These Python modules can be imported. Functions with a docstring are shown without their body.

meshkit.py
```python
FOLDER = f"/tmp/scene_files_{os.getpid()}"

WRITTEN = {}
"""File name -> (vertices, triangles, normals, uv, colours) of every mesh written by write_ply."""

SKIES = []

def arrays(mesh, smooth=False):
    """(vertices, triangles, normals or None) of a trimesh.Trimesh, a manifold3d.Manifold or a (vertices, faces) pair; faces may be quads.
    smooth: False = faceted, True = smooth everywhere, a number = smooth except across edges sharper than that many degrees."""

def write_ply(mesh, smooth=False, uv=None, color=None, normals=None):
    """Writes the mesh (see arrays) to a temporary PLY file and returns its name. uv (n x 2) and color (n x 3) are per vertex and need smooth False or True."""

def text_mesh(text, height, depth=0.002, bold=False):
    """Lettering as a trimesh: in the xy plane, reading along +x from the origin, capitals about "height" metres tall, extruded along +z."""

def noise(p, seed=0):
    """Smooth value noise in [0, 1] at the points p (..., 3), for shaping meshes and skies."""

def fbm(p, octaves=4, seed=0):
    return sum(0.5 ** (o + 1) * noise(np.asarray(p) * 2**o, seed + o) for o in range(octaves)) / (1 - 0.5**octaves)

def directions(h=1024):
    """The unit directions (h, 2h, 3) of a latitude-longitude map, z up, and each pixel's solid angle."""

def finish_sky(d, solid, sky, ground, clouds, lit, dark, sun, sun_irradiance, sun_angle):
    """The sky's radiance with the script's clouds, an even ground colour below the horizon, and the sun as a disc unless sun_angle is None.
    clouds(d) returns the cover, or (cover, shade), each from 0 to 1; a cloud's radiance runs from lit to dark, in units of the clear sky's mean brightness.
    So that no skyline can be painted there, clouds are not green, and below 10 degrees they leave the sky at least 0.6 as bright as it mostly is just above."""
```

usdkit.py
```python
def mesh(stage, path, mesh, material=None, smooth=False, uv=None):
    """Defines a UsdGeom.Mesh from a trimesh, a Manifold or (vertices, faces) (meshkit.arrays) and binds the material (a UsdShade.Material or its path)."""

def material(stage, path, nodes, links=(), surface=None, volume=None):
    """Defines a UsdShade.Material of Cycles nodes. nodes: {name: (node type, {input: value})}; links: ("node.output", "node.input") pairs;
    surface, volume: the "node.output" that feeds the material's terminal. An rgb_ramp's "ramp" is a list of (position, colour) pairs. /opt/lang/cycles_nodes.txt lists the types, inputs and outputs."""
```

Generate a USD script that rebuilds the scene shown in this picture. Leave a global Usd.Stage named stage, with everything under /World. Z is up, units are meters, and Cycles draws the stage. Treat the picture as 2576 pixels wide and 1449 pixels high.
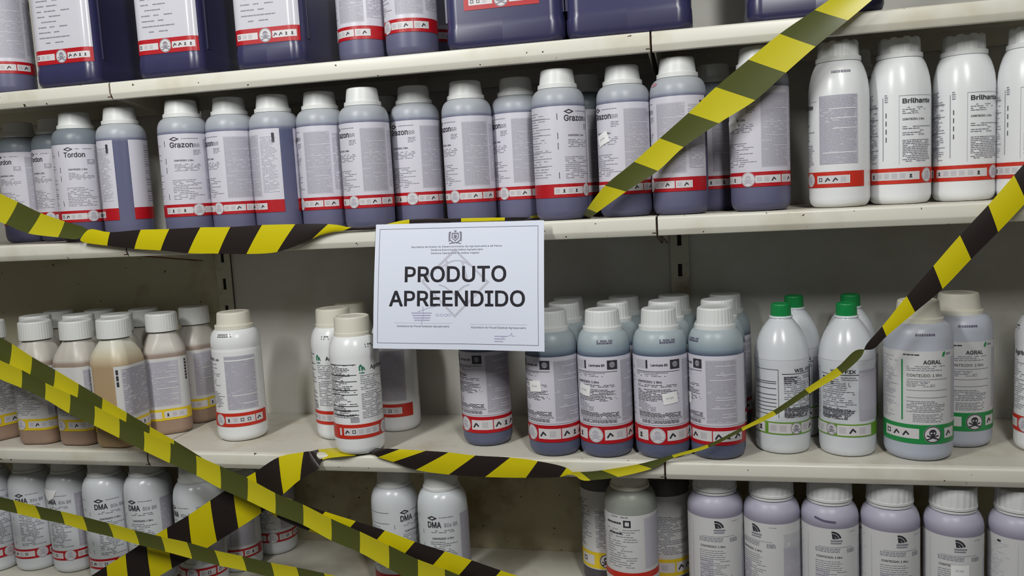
import math, random
import numpy as np, trimesh
import usdkit, meshkit
from pxr import Usd, UsdGeom, UsdLux, UsdShade, Gf, Sdf, Vt
from shapely.geometry import Polygon, Point, box as sbox, LineString, MultiPolygon
from shapely import affinity
from shapely.ops import unary_union

stage = Usd.Stage.CreateInMemory()
UsdGeom.SetStageUpAxis(stage, UsdGeom.Tokens.z)
UsdGeom.SetStageMetersPerUnit(stage, 1.0)
UsdGeom.Xform.Define(stage, '/World')
UsdGeom.Scope.Define(stage, '/World/Looks')
stage.SetDefaultPrim(stage.GetPrimAtPath('/World'))

# ------------------------------------------------------------------ camera
CAM_LOC = (1.0069, -1.3128, 0.0467)
CAM_AXES = ((0.973457, 0.222728, -0.052659), (0.026239, 0.119958, 0.992432), (-0.22736, 0.967472, -0.110929))
FOCAL_PX = 2135.82
cam = UsdGeom.Camera.Define(stage, '/World/Camera')
r_, u_, f_ = CAM_AXES
M = Gf.Matrix4d(*r_, 0, *u_, 0, *[-v for v in f_], 0, *CAM_LOC, 1)
cam.AddTransformOp().Set(M)
cam.CreateHorizontalApertureAttr(36.0)
cam.CreateVerticalApertureAttr(36.0 * 1449 / 2576)
cam.CreateFocalLengthAttr(36.0 * FOCAL_PX / 2576)
cam.CreateClippingRangeAttr(Gf.Vec2f(0.01, 100))
cam.CreateExposureAttr(0.22)

# ------------------------------------------------------------------ light: two ceiling tubes seen in the bottle highlights, weak room bounce
def tube_light(name, loc, target, w, h, power, color):
    L = UsdLux.RectLight.Define(stage, '/World/' + name)
    L.CreateWidthAttr(w); L.CreateHeightAttr(h)
    L.CreateIntensityAttr(power); L.CreateNormalizeAttr(False)
    L.CreateColorAttr(Gf.Vec3f(*color))
    d = np.array(target, float) - np.array(loc, float); d /= np.linalg.norm(d)
    x = np.cross(d, [0, 0, 1.0]); x /= np.linalg.norm(x); y = np.cross(x, d)
    L.AddTransformOp().Set(Gf.Matrix4d(*x, 0, *y, 0, *(-d), 0, *loc, 1))
tube_light('ceiling_lamp', (0.05, -1.20, 0.90), (0.45, 0.0, -0.1), 0.14, 0.60, 52.0, (1.0, 1.0, 0.97))
tube_light('ceiling_lamp_001', (1.30, -1.35, 0.95), (0.7, 0.0, -0.1), 0.14, 0.60, 46.0, (1.0, 1.0, 0.97))
dome = UsdLux.DomeLight.Define(stage, '/World/room_light')
dome.CreateIntensityAttr(0.018); dome.CreateColorAttr(Gf.Vec3f(1.0, 0.98, 0.94))

# ------------------------------------------------------------------ materials
def lin(c):
    return tuple(((v / 255.0) / 12.92 if v / 255.0 <= 0.04045 else ((v / 255.0 + 0.055) / 1.055) ** 2.4) for v in c)
MATS = {}
def plain(name, rgb, rough=0.5, spec=0.5, **kw):
    MATS[name] = usdkit.material(stage, '/World/Looks/' + name, {'p': ('principled_bsdf', dict(base_color=lin(rgb), roughness=rough, specular_ior_level=spec, **kw))}, [], surface='p.BSDF')
def stained(name, rgb, stain, scale, lo, hi, rough=0.45, chip=None, spec=0.5, bump=0.0):
    """painted metal: base colour, blotches of stain where noise is high, dark chips"""
    n = {'g': ('geometry', {}), 'n': ('noise_texture', dict(scale=scale, detail=4.0, roughness=0.6)),
         'r': ('map_range', dict(from_min=lo, from_max=hi, to_min=0.0, to_max=1.0, clamp=True)),
         'm': ('mix_color', dict(a=lin(rgb), b=lin(stain))), 'p': ('principled_bsdf', dict(roughness=rough, specular_ior_level=spec))}
    l = [('g.position', 'n.vector'), ('n.fac', 'r.value'), ('r.result', 'm.fac')]
    last = 'm.result'
    if chip:
        n['n2'] = ('noise_texture', dict(scale=95.0, detail=2.0, roughness=0.5))
        n['r2'] = ('map_range', dict(from_min=chip[1], from_max=chip[1] + 0.012, to_min=0.0, to_max=1.0, clamp=True))
        n['m2'] = ('mix_color', dict(b=lin(chip[0])))
        l += [('g.position', 'n2.vector'), ('n2.fac', 'r2.value'), ('r2.result', 'm2.fac'), (last, 'm2.a')]
        last = 'm2.result'
    l.append((last, 'p.base_color'))
    MATS[name] = usdkit.material(stage, '/World/Looks/' + name, n, l, surface='p.BSDF')
def zramp(name, stops, rough=0.38, spec=0.45, noise=0.0):
    """plastic whose colour follows the height stored in the st map (v in metres): liquid seen through the wall, air space above it"""
    n = {'uv': ('uvmap', dict(attribute='st')), 's': ('separate_xyz', {}), 'r': ('map_range', dict(from_min=0.0, from_max=0.30, to_min=0.0, to_max=1.0, clamp=True)),
         'c': ('rgb_ramp', dict(ramp=[(z / 0.30, lin(c)) for z, c in stops])), 'p': ('principled_bsdf', dict(roughness=rough, specular_ior_level=spec))}
    l = [('uv.UV', 's.vector'), ('s.y', 'r.value'), ('r.result', 'c.fac'), ('c.color', 'p.base_color')]
    MATS[name] = usdkit.material(stage, '/World/Looks/' + name, n, l, surface='p.BSDF')

stained('shelf_paint', (226, 224, 212), (196, 186, 160), 5.0, 0.52, 0.78, rough=0.32, chip=((70, 55, 45), 0.715))
stained('shelf_top_paint', (212, 208, 196), (178, 166, 140), 7.0, 0.50, 0.78, rough=0.45)
stained('panel_grey', (206, 205, 199), (190, 186, 172), 6.0, 0.45, 0.75, rough=0.55)
stained('panel_olive', (200, 194, 168), (160, 140, 106), 7.0, 0.55, 0.75, rough=0.6, chip=((96, 52, 34), 0.735))
stained('panel_dirty', (176, 168, 138), (128, 112, 80), 9.0, 0.46, 0.72, rough=0.65, chip=((60, 45, 35), 0.74))
stained('upright_paint', (196, 192, 174), (150, 130, 100), 12.0, 0.55, 0.75, rough=0.5)
plain('slot_dark', (22, 16, 14), 0.8)
stained('rust', (108, 74, 52), (60, 40, 32), 60.0, 0.4, 0.6, rough=0.8)
stained('floor_tile', (150, 146, 138), (130, 126, 118), 3.0, 0.4, 0.7, rough=0.4)
plain('label_white', (210, 208, 219), 0.36)
plain('label_gloss', (206, 205, 214), 0.16)
plain('label_white_warm', (210, 210, 211), 0.42)
plain('band_red', (178, 18, 30), 0.4)
plain('band_orange_red', (198, 46, 30), 0.4)
plain('band_yellow', (226, 196, 40), 0.4)
plain('band_green', (36, 138, 72), 0.4)
plain('band_leaf_green', (104, 150, 48), 0.4)
plain('strip_white', (210, 207, 209), 0.45)
plain('strip_pale', (190, 187, 192), 0.45)
plain('ink_black', (52, 50, 58), 0.5)
plain('ink_grey', (134, 132, 144), 0.5)
plain('ink_pale', (180, 178, 190), 0.5)
plain('panel_print', (186, 184, 195), 0.5)
plain('panel_ink', (168, 166, 179), 0.5)
plain('logo_green', (40, 120, 86), 0.5)
plain('cap_white', (220, 222, 221), 0.42)
plain('cap_cream', (222, 218, 204), 0.45)
plain('cap_green', (16, 130, 66), 0.3)
plain('plastic_white', (230, 232, 234), 0.28)
plain('plastic_cool', (210, 214, 219), 0.25)
plain('sticker_white', (240, 240, 240), 0.5)
plain('paper', (224, 230, 246), 0.7)
plain('paper_ink', (30, 28, 38), 0.7)
plain('paper_ink_soft', (128, 126, 140), 0.7)
plain('paper_mark', (196, 198, 212), 0.7)
plain('stamp_violet', (182, 180, 210), 0.7)
plain('smudge_dark', (92, 88, 112), 0.5)
plain('smudge_red', (176, 130, 140), 0.5)
zramp('hdpe_purple', [(0, (88, 88, 114)), (0.03, (100, 101, 130)), (0.176, (86, 90, 121)), (0.181, (112, 114, 138)), (0.186, (160, 166, 178)), (0.205, (174, 178, 184)), (0.3, (178, 182, 186))])
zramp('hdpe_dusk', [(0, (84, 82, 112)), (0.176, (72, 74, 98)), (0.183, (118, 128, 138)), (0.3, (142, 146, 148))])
zramp('hdpe_grey', [(0, (88, 94, 118)), (0.03, (92, 98, 124)), (0.168, (84, 94, 116)), (0.176, (140, 156, 168)), (0.19, (164, 176, 182)), (0.3, (180, 186, 190))])
zramp('hdpe_amber', [(0, (158, 132, 114)), (0.15, (154, 134, 120)), (0.158, (154, 138, 128)), (0.164, (196, 190, 182)), (0.3, (204, 202, 198))])
zramp('hdpe_tan', [(0, (186, 158, 118)), (0.15, (176, 152, 122)), (0.17, (204, 194, 168)), (0.19, (212, 210, 196)), (0.3, (214, 212, 204))])
zramp('hdpe_pale', [(0, (178, 184, 198)), (0.3, (190, 194, 204))])
zramp('hdpe_lilac', [(0, (146, 144, 164)), (0.16, (140, 137, 156)), (0.175, (150, 146, 164)), (0.19, (182, 180, 198)), (0.3, (190, 188, 198))])
zramp('hdpe_murky', [(0, (120, 124, 130)), (0.19, (152, 156, 148)), (0.3, (172, 174, 164))])
zramp('hdpe_dark', [(0, (70, 66, 76)), (0.17, (92, 90, 92)), (0.3, (120, 118, 112))])
zramp('jug_navy', [(0, (48, 47, 76)), (0.04, (54, 54, 92)), (0.22, (52, 52, 92)), (0.3, (76, 76, 112))], rough=0.3, spec=0.6)

def tape_material(name):
    n = {'uv': ('uvmap', dict(attribute='st')), 's': ('separate_xyz', {}), 'f': ('math', dict(math_type='fraction')),
         'k': ('math', dict(math_type='less_than', value2=0.5)), 'side': ('math', dict(math_type='greater_than', value2=1.5)),
         'front': ('mix_color', dict(a=lin((222, 208, 18)), b=lin((44, 36, 34)))), 'back': ('mix_color', dict(a=lin((216, 206, 40)), b=lin((88, 94, 44)))),
         'm': ('mix_color', {}), 'p': ('principled_bsdf', dict(roughness=0.33, specular_ior_level=0.5)),
         't': ('translucent_bsdf', {}), 'mx': ('mix_closure', dict(fac=0.18))}
    l = [('uv.UV', 's.vector'), ('s.x', 'f.value1'), ('f.value', 'k.value1'), ('s.y', 'side.value1'), ('k.value', 'front.fac'), ('k.value', 'back.fac'),
         ('side.value', 'm.fac'), ('front.result', 'm.a'), ('back.result', 'm.b'), ('m.result', 'p.base_color'), ('m.result', 't.color'), ('p.BSDF', 'mx.closure1'), ('t.BSDF', 'mx.closure2')]
    MATS[name] = usdkit.material(stage, '/World/Looks/' + name, n, l, surface='mx.closure')
tape_material('barrier_tape')

# ------------------------------------------------------------------ helpers
USED = {}
def numbered(parent, name):
    k = (parent, name); c = USED.get(k, 0); USED[k] = c + 1
    return name if c == 0 else '%s_%03d' % (name, c)
def tag(prim, label=None, category=None, group=None, kind=None):
    for k, v in (('label', label), ('category', category), ('group', group), ('kind', kind)):
        if v: prim.SetCustomDataByKey(k, v)
def thing(name, loc=(0, 0, 0), rz=0.0, label=None, category=None, group=None, kind=None, scale=1.0):
    path = '/World/' + numbered('/World', name)
    x = UsdGeom.Xform.Define(stage, path)
    x.AddTranslateOp().Set(Gf.Vec3d(*map(float, loc)))
    x.AddRotateZOp().Set(float(rz))
    x.AddScaleOp().Set(Gf.Vec3f(scale, scale, scale))
    tag(x.GetPrim(), label, category, group, kind)
    return path
def join(ms):
    vs, fs, us, o = [], [], [], 0
    for v, f, u in ms:
        vs.append(v); fs.append(np.asarray(f) + o); o += len(v); us.append(u)
    return np.vstack(vs), np.vstack(fs), (None if any(u is None for u in us) else np.vstack(us))
def part(parent, name, ms, mat, smooth=False, kind=None, label=None):
    if not isinstance(ms, list): ms = [ms]
    ms = [(np.asarray(m.vertices), np.asarray(m.faces), None) if isinstance(m, trimesh.Trimesh) else m for m in ms]
    v, f, u = join(ms)
    path = parent + '/' + numbered(parent, name)
    if u is not None and smooth not in (True, False): smooth = True
    usdkit.mesh(stage, path, (v, f), MATS[mat], smooth=smooth, uv=u)
    tag(stage.GetPrimAtPath(path), label=label, kind=kind)
    return path
def bx(x0, x1, y0, y1, z0, z1):
    m = trimesh.creation.box((x1 - x0, y1 - y0, z1 - z0)); m.apply_translation(((x0 + x1) / 2, (y0 + y1) / 2, (z0 + z1) / 2)); return m
def extrude_x(profile, x0, x1):
    """(y, z) polygon swept along x"""
    m = trimesh.creation.extrude_polygon(Polygon(profile), x1 - x0, engine='earcut')
    v = np.array(m.vertices); m = trimesh.Trimesh(np.stack([v[:, 2] + x0, v[:, 0], v[:, 1]], 1), m.faces, process=False); m.fix_normals(); return m
def grid_faces(n, m, close=False):
    i, j = np.meshgrid(np.arange(n - 1), np.arange(m if close else m - 1), indexing='ij')
    a = i * m + j; b = i * m + (j + 1) % m
    q = np.stack([a, b, b + m, a + m], -1).reshape(-1, 4)
    return np.vstack([q[:, [0, 1, 2]], q[:, [0, 2, 3]]])

# ------------------------------------------------------------------ setting: shelving bays
Z1, Z2, Z3, Z4 = 0.2754, 0.0, -0.3856, -0.6610
DEPTH = 0.270
BAYS = [(-0.93, 0.0), (0.0, 0.93), (0.93, 1.86)]
FLOOR_Z = -1.42
fl = thing('floor', kind='structure', label='grey shop floor below the shelves')
part(fl, 'tile_field', bx(-1.6, 2.6, -3.2, 0.6, FLOOR_Z - 0.05, FLOOR_Z), 'floor_tile')
wb = thing('wall_back', kind='structure', label='painted metal back panels of the shelving')
rows = [(Z1, 0.72), (0.0, Z1), (Z3, 0.0), (Z4, Z3), (FLOOR_Z, Z4)]
for bi, (xa, xb) in enumerate(BAYS):
    for ri, (za, zb) in enumerate(rows):
        mat = 'panel_dirty' if ri >= 3 else ('panel_olive' if bi == 0 and ri == 2 else 'panel_grey')
        part(wb, 'panel', bx(xa + 0.024, xb + 0.024, DEPTH, DEPTH + 0.003, za, zb), mat)
for i, x in enumerate((-0.93, 0.0, 0.93, 1.86)):
    cx = x + 0.024
    up = thing('shelf_upright', (cx, DEPTH - 0.003, 0), label=['slotted steel upright beyond the left picture edge', 'slotted steel upright behind the lone white bottle with cream cap', 'slotted steel upright behind the grey liquid bottles', 'slotted steel upright beyond the right picture edge'][i], category='shelf upright', group='uprights of the shelving')
    col = Polygon([(-0.0165, FLOOR_Z), (0.0165, FLOOR_Z), (0.0165, 0.72), (-0.0165, 0.72)])
    slots = []
    zz = 0.693
    while zz > FLOOR_Z + 0.05:
        slots.append(sbox(-0.0038, zz - 0.023, 0.0038, zz)); zz -= 0.0565
    m = trimesh.creation.extrude_polygon(col.difference(unary_union(slots)), 0.003, engine='earcut')
    v = np.array(m.vertices); m = trimesh.Trimesh(np.stack([v[:, 0], v[:, 2] - 0.0045, v[:, 1]], 1), m.faces, process=False); m.fix_normals()
    part(up, 'face', m, 'upright_paint')
    part(up, 'channel', bx(-0.0160, 0.0160, -0.0014, 0.0028, FLOOR_Z, 0.72), 'slot_dark', label='dark inside of the slotted channel')

LIP = [(0.010, -0.0005), (0.0035, -0.0006), (0.0010, -0.0020), (0.0, -0.0045), (0.0, -0.0190), (0.0012, -0.0215), (0.0050, -0.0290), (0.0065, -0.0300), (0.0140, -0.0300), (0.0140, -0.0285), (0.0072, -0.0284), (0.0022, -0.0190), (0.0022, -0.0045), (0.0040, -0.0022), (0.010, -0.0021)]
SHELF_LABELS = {1: 'top white metal shelf carrying the dark jugs', 2: 'white metal shelf carrying the long row of purple bottles', 3: 'white metal shelf at mid height carrying the sparse mixed bottles', 4: 'lowest white metal shelf carrying the fan logo and bold name bottles'}
for lev, z in ((1, Z1), (2, 0.0), (3, Z3), (4, Z4)):
    for bi, (xa, xb) in enumerate(BAYS):
        s = thing('metal_shelf', ((xa + xb) / 2, 0, z), category='shelf', group='shelves of the shelving unit',
                  label=SHELF_LABELS[lev] + [', left bay', ', middle bay', ', right bay'][bi])
        h = (xb - xa) / 2 - 0.0016
        part(s, 'top_plate', bx(-h, h, 0.0096, DEPTH - 0.0005, -0.0020, 0.0), 'shelf_top_paint')
        part(s, 'front_lip', extrude_x(LIP, -h, h), 'shelf_paint', smooth=40)
        part(s, 'rear_flange', bx(-h, h, DEPTH - 0.0102, DEPTH - 0.0085, -0.030, -0.0021), 'shelf_top_paint')
        for sx in (-1, 1):
            tri = Polygon([(0.012, -0.0022), (DEPTH - 0.011, -0.0022), (DEPTH - 0.011, -0.058), (DEPTH - 0.05, -0.055), (0.016, -0.0275)])
            m = extrude_x(list(tri.exterior.coords)[:-1], sx * (h - 0.003) - 0.001, sx * (h - 0.003) + 0.001)
            part(s, 'end_bracket', m, 'upright_paint')
            if lev in (2, 3):
                xm = sx * (h - 0.003)
                e = trimesh.creation.cylinder(0.0012, segment=[(xm, 0.016, -0.0280), (xm, DEPTH - 0.05, -0.0555)], sections=8)
                part(s, 'bracket_edge', e, 'rust')
        if lev in (1, 2, 3):      # rusty end cap in the gap where two shelves meet
            part(s, 'joint_tab', bx(h - 0.006, h + 0.0012, 0.0028, 0.0095, -0.026, -0.003), 'rust')

# ------------------------------------------------------------------ curved surfaces: a closed cross-section and a height profile
class Surf:
    def __init__(self, w, d, r, prof):
        self.prof = prof
        pts = []
        if abs(w - 2 * r) < 1e-9 and abs(d - 2 * r) < 1e-9:
            a = np.linspace(0, 2 * np.pi, 361)[:-1]
            pts = np.stack([np.sin(a) * r, -np.cos(a) * r], 1); nor = np.stack([np.sin(a), -np.cos(a)], 1)
        else:
            poly = []
            nor = []
            hw, hd = w / 2 - r, d / 2 - r
            def arc(cx, cy, a0):
                for t in np.linspace(0, np.pi / 2, 25):
                    n = (math.sin(a0 + t), -math.cos(a0 + t)); poly.append((cx + r * n[0], cy + r * n[1])); nor.append(n)
            poly.append((0, -d / 2)); nor.append((0, -1))
            arc(hw, -hd, 0); arc(hw, hd, np.pi / 2); arc(-hw, hd, np.pi); arc(-hw, -hd, 1.5 * np.pi)
            pts, nor = np.array(poly), np.array(nor)
        q = np.vstack([pts, pts[:1]]); nn = np.vstack([nor, nor[:1]])
        s = np.concatenate([[0], np.cumsum(np.linalg.norm(np.diff(q, axis=0), axis=1))])
        self.L = s[-1]; self.s, self.q, self.n = s, q, nn
        self.R = min(w, d) / 2
        self.pz = np.array([p[0] for p in prof]); self.pk = np.array([p[1] for p in prof]); self.pb = np.array([p[2] if len(p) > 2 else 0.0 for p in prof])
    def at(self, s, z, off=0.0):
        s = np.asarray(s, float); z = np.asarray(z, float)
        t = np.mod(s, self.L)
        x = np.interp(t, self.s, self.q[:, 0]); y = np.interp(t, self.s, self.q[:, 1])
        nx = np.interp(t, self.s, self.n[:, 0]); ny = np.interp(t, self.s, self.n[:, 1])
        k = np.interp(z, self.pz, self.pk); b = np.interp(z, self.pz, self.pb)
        a = t / self.L * 2 * np.pi
        px = (1 - b) * x * k + b * np.sin(a) * self.R * k; py = (1 - b) * y * k - b * np.cos(a) * self.R * k
        return np.stack([px + nx * off, py + ny * off, z], -1)
    def body(self, n=56, bottom=True):
        ss = np.linspace(0, self.L, n + 1); zs = self.pz
        if self.L / self.R > 6.5:      # not round: put the samples where the corners are
            ss = np.interp(np.linspace(0, len(self.s) - 1, n + 1), np.arange(len(self.s)), self.s)
        rows = [self.at(ss, np.full(n + 1, z)) for z in zs]
        v = np.concatenate(rows); f = grid_faces(len(zs), n + 1)
        u = np.concatenate([np.stack([ss, np.full(n + 1, z)], 1) for z in zs])
        c = len(v)
        v = np.vstack([v, [[0, 0, zs[0]]], [[0, 0, zs[-1]]]]); u = np.vstack([u, [[0, zs[0]]], [[0, zs[-1]]]])
        fan = [[c, j + 1, j] for j in range(n)] + [[c + 1, (len(zs) - 1) * (n + 1) + j, (len(zs) - 1) * (n + 1) + j + 1] for j in range(n)]
        return v, np.vstack([f, fan]), u
    def rect(self, s0, s1, z0, z1, off, ds=0.004):
        n = max(2, int(math.ceil((s1 - s0) / ds)) + 1)
        ss = np.linspace(s0, s1, n)
        lo, hi = self.at(ss, np.full(n, z0), off), self.at(ss, np.full(n, z1), off)
        return np.concatenate([lo, hi]), grid_faces(2, n), None
    def rects(self, rs, off):
        out = []
        for r in rs: out.append(self.rect(*r, off))
        return join(out) if out else None
    def bend(self, v2, f, off):
        return self.at(v2[:, 0], v2[:, 1], off), f, None
    def poly(self, shp, off, ds=0.0035):
        out = []
        for g in getattr(shp, 'geoms', [shp]):
            x0, y0, x1, y1 = g.bounds
            k = max(1, int(math.ceil((x1 - x0) / ds)))
            for i in range(k):
                c = g.intersection(sbox(x0 + (x1 - x0) * i / k, y0 - 1, x0 + (x1 - x0) * (i + 1) / k, y1 + 1))
                for h in getattr(c, 'geoms', [c]):
                    if h.geom_type == 'Polygon' and h.area > 1e-10:
                        v, f = trimesh.creation.triangulate_polygon(h, engine='earcut')
                        v = np.asarray(v); f = np.asarray(f)
                        d = v[f]; ar = np.cross(d[:, 1] - d[:, 0], d[:, 2] - d[:, 0])
                        f = np.where(ar[:, None] < 0, f[:, ::-1], f)
                        out.append(self.bend(v, f, off))
        return join(out)
TEXT = {}
def flat_text(t, h, bold=False):
    k = (t, bold)
    if k not in TEXT:
        m = meshkit.text_mesh(t, 1.0, 0.1, bold)
        v = np.array(m.vertices); f = np.array(m.faces)
        f = f[np.all(v[f][:, :, 2] > 0.05, axis=1)]
        used, inv = np.unique(f, return_inverse=True)
        TEXT[k] = (v[used][:, :2], inv.reshape(-1, 3))
    v, f = TEXT[k]
    return v * h, f
def words(s0, s1, z0, z1, pitch, th, rng, fill=0.9, ragged=0.0, wl=(0.002, 0.007)):
    rs = []; z = z1 - th
    while z > z0:
        e = s1 - (rng.random() * ragged * (s1 - s0) if ragged else 0)
        s = s0
        while s < e - 0.001:
            w = min(rng.uniform(*wl), e - s)
            if rng.random() < fill: rs.append((s, s + w, z, z + th))
            s += w + 0.0009
        z -= pitch
    return rs
def lines(s0, s1, zs, th):
    return [(s0, s1, z, z + th) for z in zs]

class Label:
    """gathers the printed patches of one label: a base sheet (or none) and its printed sub-parts"""
    def __init__(self, surf): self.s = surf; self.g = {}
    SINGLE = ('text_panel', 'pictogram_strip', 'logo', 'warning_disc', 'hazard_band', 'green_line')
    PRINT = ('small_print', 'pictogram', 'text_gap', 'date_stamp', 'bar_code', 'rule_line', 'warning_skull', 'product_name', 'seam')
    def add(self, name, mat, m):
        if m is None: return
        key = (name, mat, len(self.g)) if name in self.SINGLE else (name, mat, 0)
        self.g.setdefault(key, []).append(m)
    def write(self, parent):
        for (name, mat, _), ms in self.g.items():
            part(parent, name, ms, mat, kind='stuff' if name in self.PRINT else None)
    def rect(self, name, mat, s0, s1, z0, z1, off=0.0007): self.add(name, mat, self.s.rect(s0, s1, z0, z1, off))
    def rects(self, name, mat, rs, off=0.0008): self.add(name, mat, self.s.rects(rs, off))
    def poly(self, name, mat, shp, off=0.0009): self.add(name, mat, self.s.poly(shp, off))
    def text(self, name, mat, t, s, z, h, bold=False, width=None, off=0.0009, rot=False):
        v, f = flat_text(t, h, bold)
        if width: v = v * [width / (v[:, 0].max() - v[:, 0].min()), 1]
        if rot: v = np.stack([-v[:, 1], v[:, 0]], 1)
        self.add(name, mat, self.s.bend(v + [s, z], f, off))

def rhomb(cx, cz, w, h): return Polygon([(cx - w / 2, cz), (cx, cz - h / 2), (cx + w / 2, cz), (cx, cz + h / 2)])
def skull(cx, cz, r):
    head = Point(cx, cz + 0.20 * r).buffer(0.40 * r, 10).union(sbox(cx - 0.22 * r, cz - 0.30 * r, cx + 0.22 * r, cz))
    eyes = unary_union([Point(cx - 0.17 * r, cz + 0.16 * r).buffer(0.11 * r, 6), Point(cx + 0.17 * r, cz + 0.16 * r).buffer(0.11 * r, 6)])
    bones = unary_union([LineString([(cx - 0.6 * r, cz - 0.15 * r), (cx + 0.6 * r, cz - 0.6 * r)]).buffer(0.08 * r, 4), LineString([(cx - 0.6 * r, cz - 0.6 * r), (cx + 0.6 * r, cz - 0.15 * r)]).buffer(0.08 * r, 4)])
    return head.difference(eyes).union(bones)
def disc(L, s, z, r, ink='ink_grey'):
    L.poly('warning_disc', 'strip_white', Point(s, z).buffer(r, 14), 0.0011)
    L.poly('warning_skull', ink, skull(s, z, r), 0.0013)
    L.poly('warning_skull', ink, Point(s, z).buffer(r * 0.97, 14).difference(Point(s, z).buffer(r * 0.87, 14)), 0.0013)
def pictos(L, s0, s1, z0, z1, rng, ink='ink_black', dens=0.6):
    """white strip with little pictograms in a row"""
    L.rect('pictogram_strip', 'strip_white', s0, s1, z0, z1, 0.0009)
    h = z1 - z0; s = s0 + 0.5 * h
    while s < s1 - 0.5 * h:
        c = rng.random()
        zc = (z0 + z1) / 2
        if c < dens:
            if c < dens * 0.35: shp = LineString([(s - 0.3 * h, zc - 0.25 * h), (s, zc + 0.2 * h), (s + 0.28 * h, zc - 0.1 * h)]).buffer(0.10 * h, 3)
            elif c < dens * 0.7: shp = Point(s, zc + 0.1 * h).buffer(0.17 * h, 5).union(Polygon([(s - 0.25 * h, zc - 0.32 * h), (s + 0.25 * h, zc - 0.32 * h), (s, zc + 0.05 * h)]))
            else: shp = sbox(s - 0.28 * h, zc - 0.28 * h, s + 0.28 * h, zc + 0.28 * h).difference(Point(s, zc).buffer(0.2 * h, 5))
            L.poly('pictogram', ink, affinity.scale(shp, .8, .8), 0.0011)
        else:
            L.rect('pictogram', 'strip_pale', s - 0.3 * h, s + 0.3 * h, zc - 0.3 * h, zc + 0.3 * h, 0.0010)
        s += 0.92 * h

# ------------------------------------------------------------------ caps
def lathe(prof, n=48, ribs=0, depth=0.0, lobes=0, lobe_h=0.0):
    """(r, z) profile turned about z; ribs give a fluted wall, lobes a scalloped top edge"""
    a = np.linspace(0, 2 * np.pi, n + 1)
    zmax = max(p[1] for p in prof); rmax = max(p[0] for p in prof)
    rows = []
    for r, z in prof:
        rr = np.full(n + 1, r)
        if ribs and r > 0.6 * rmax and z < zmax - 1e-6: rr = r - depth * (0.5 + 0.5 * np.sign(np.sin(ribs * a + 0.001)))
        zz = np.full(n + 1, z)
        if lobes and z >= zmax - 0.004 and r > 0.5 * rmax: zz = z - lobe_h * (0.5 + 0.5 * np.sign(np.sin(lobes * a + 0.001)))
        rows.append(np.stack([rr * np.sin(a), -rr * np.cos(a), zz], 1))
    v = np.concatenate(rows); f = grid_faces(len(prof), n + 1)
    return v, f, None
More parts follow.
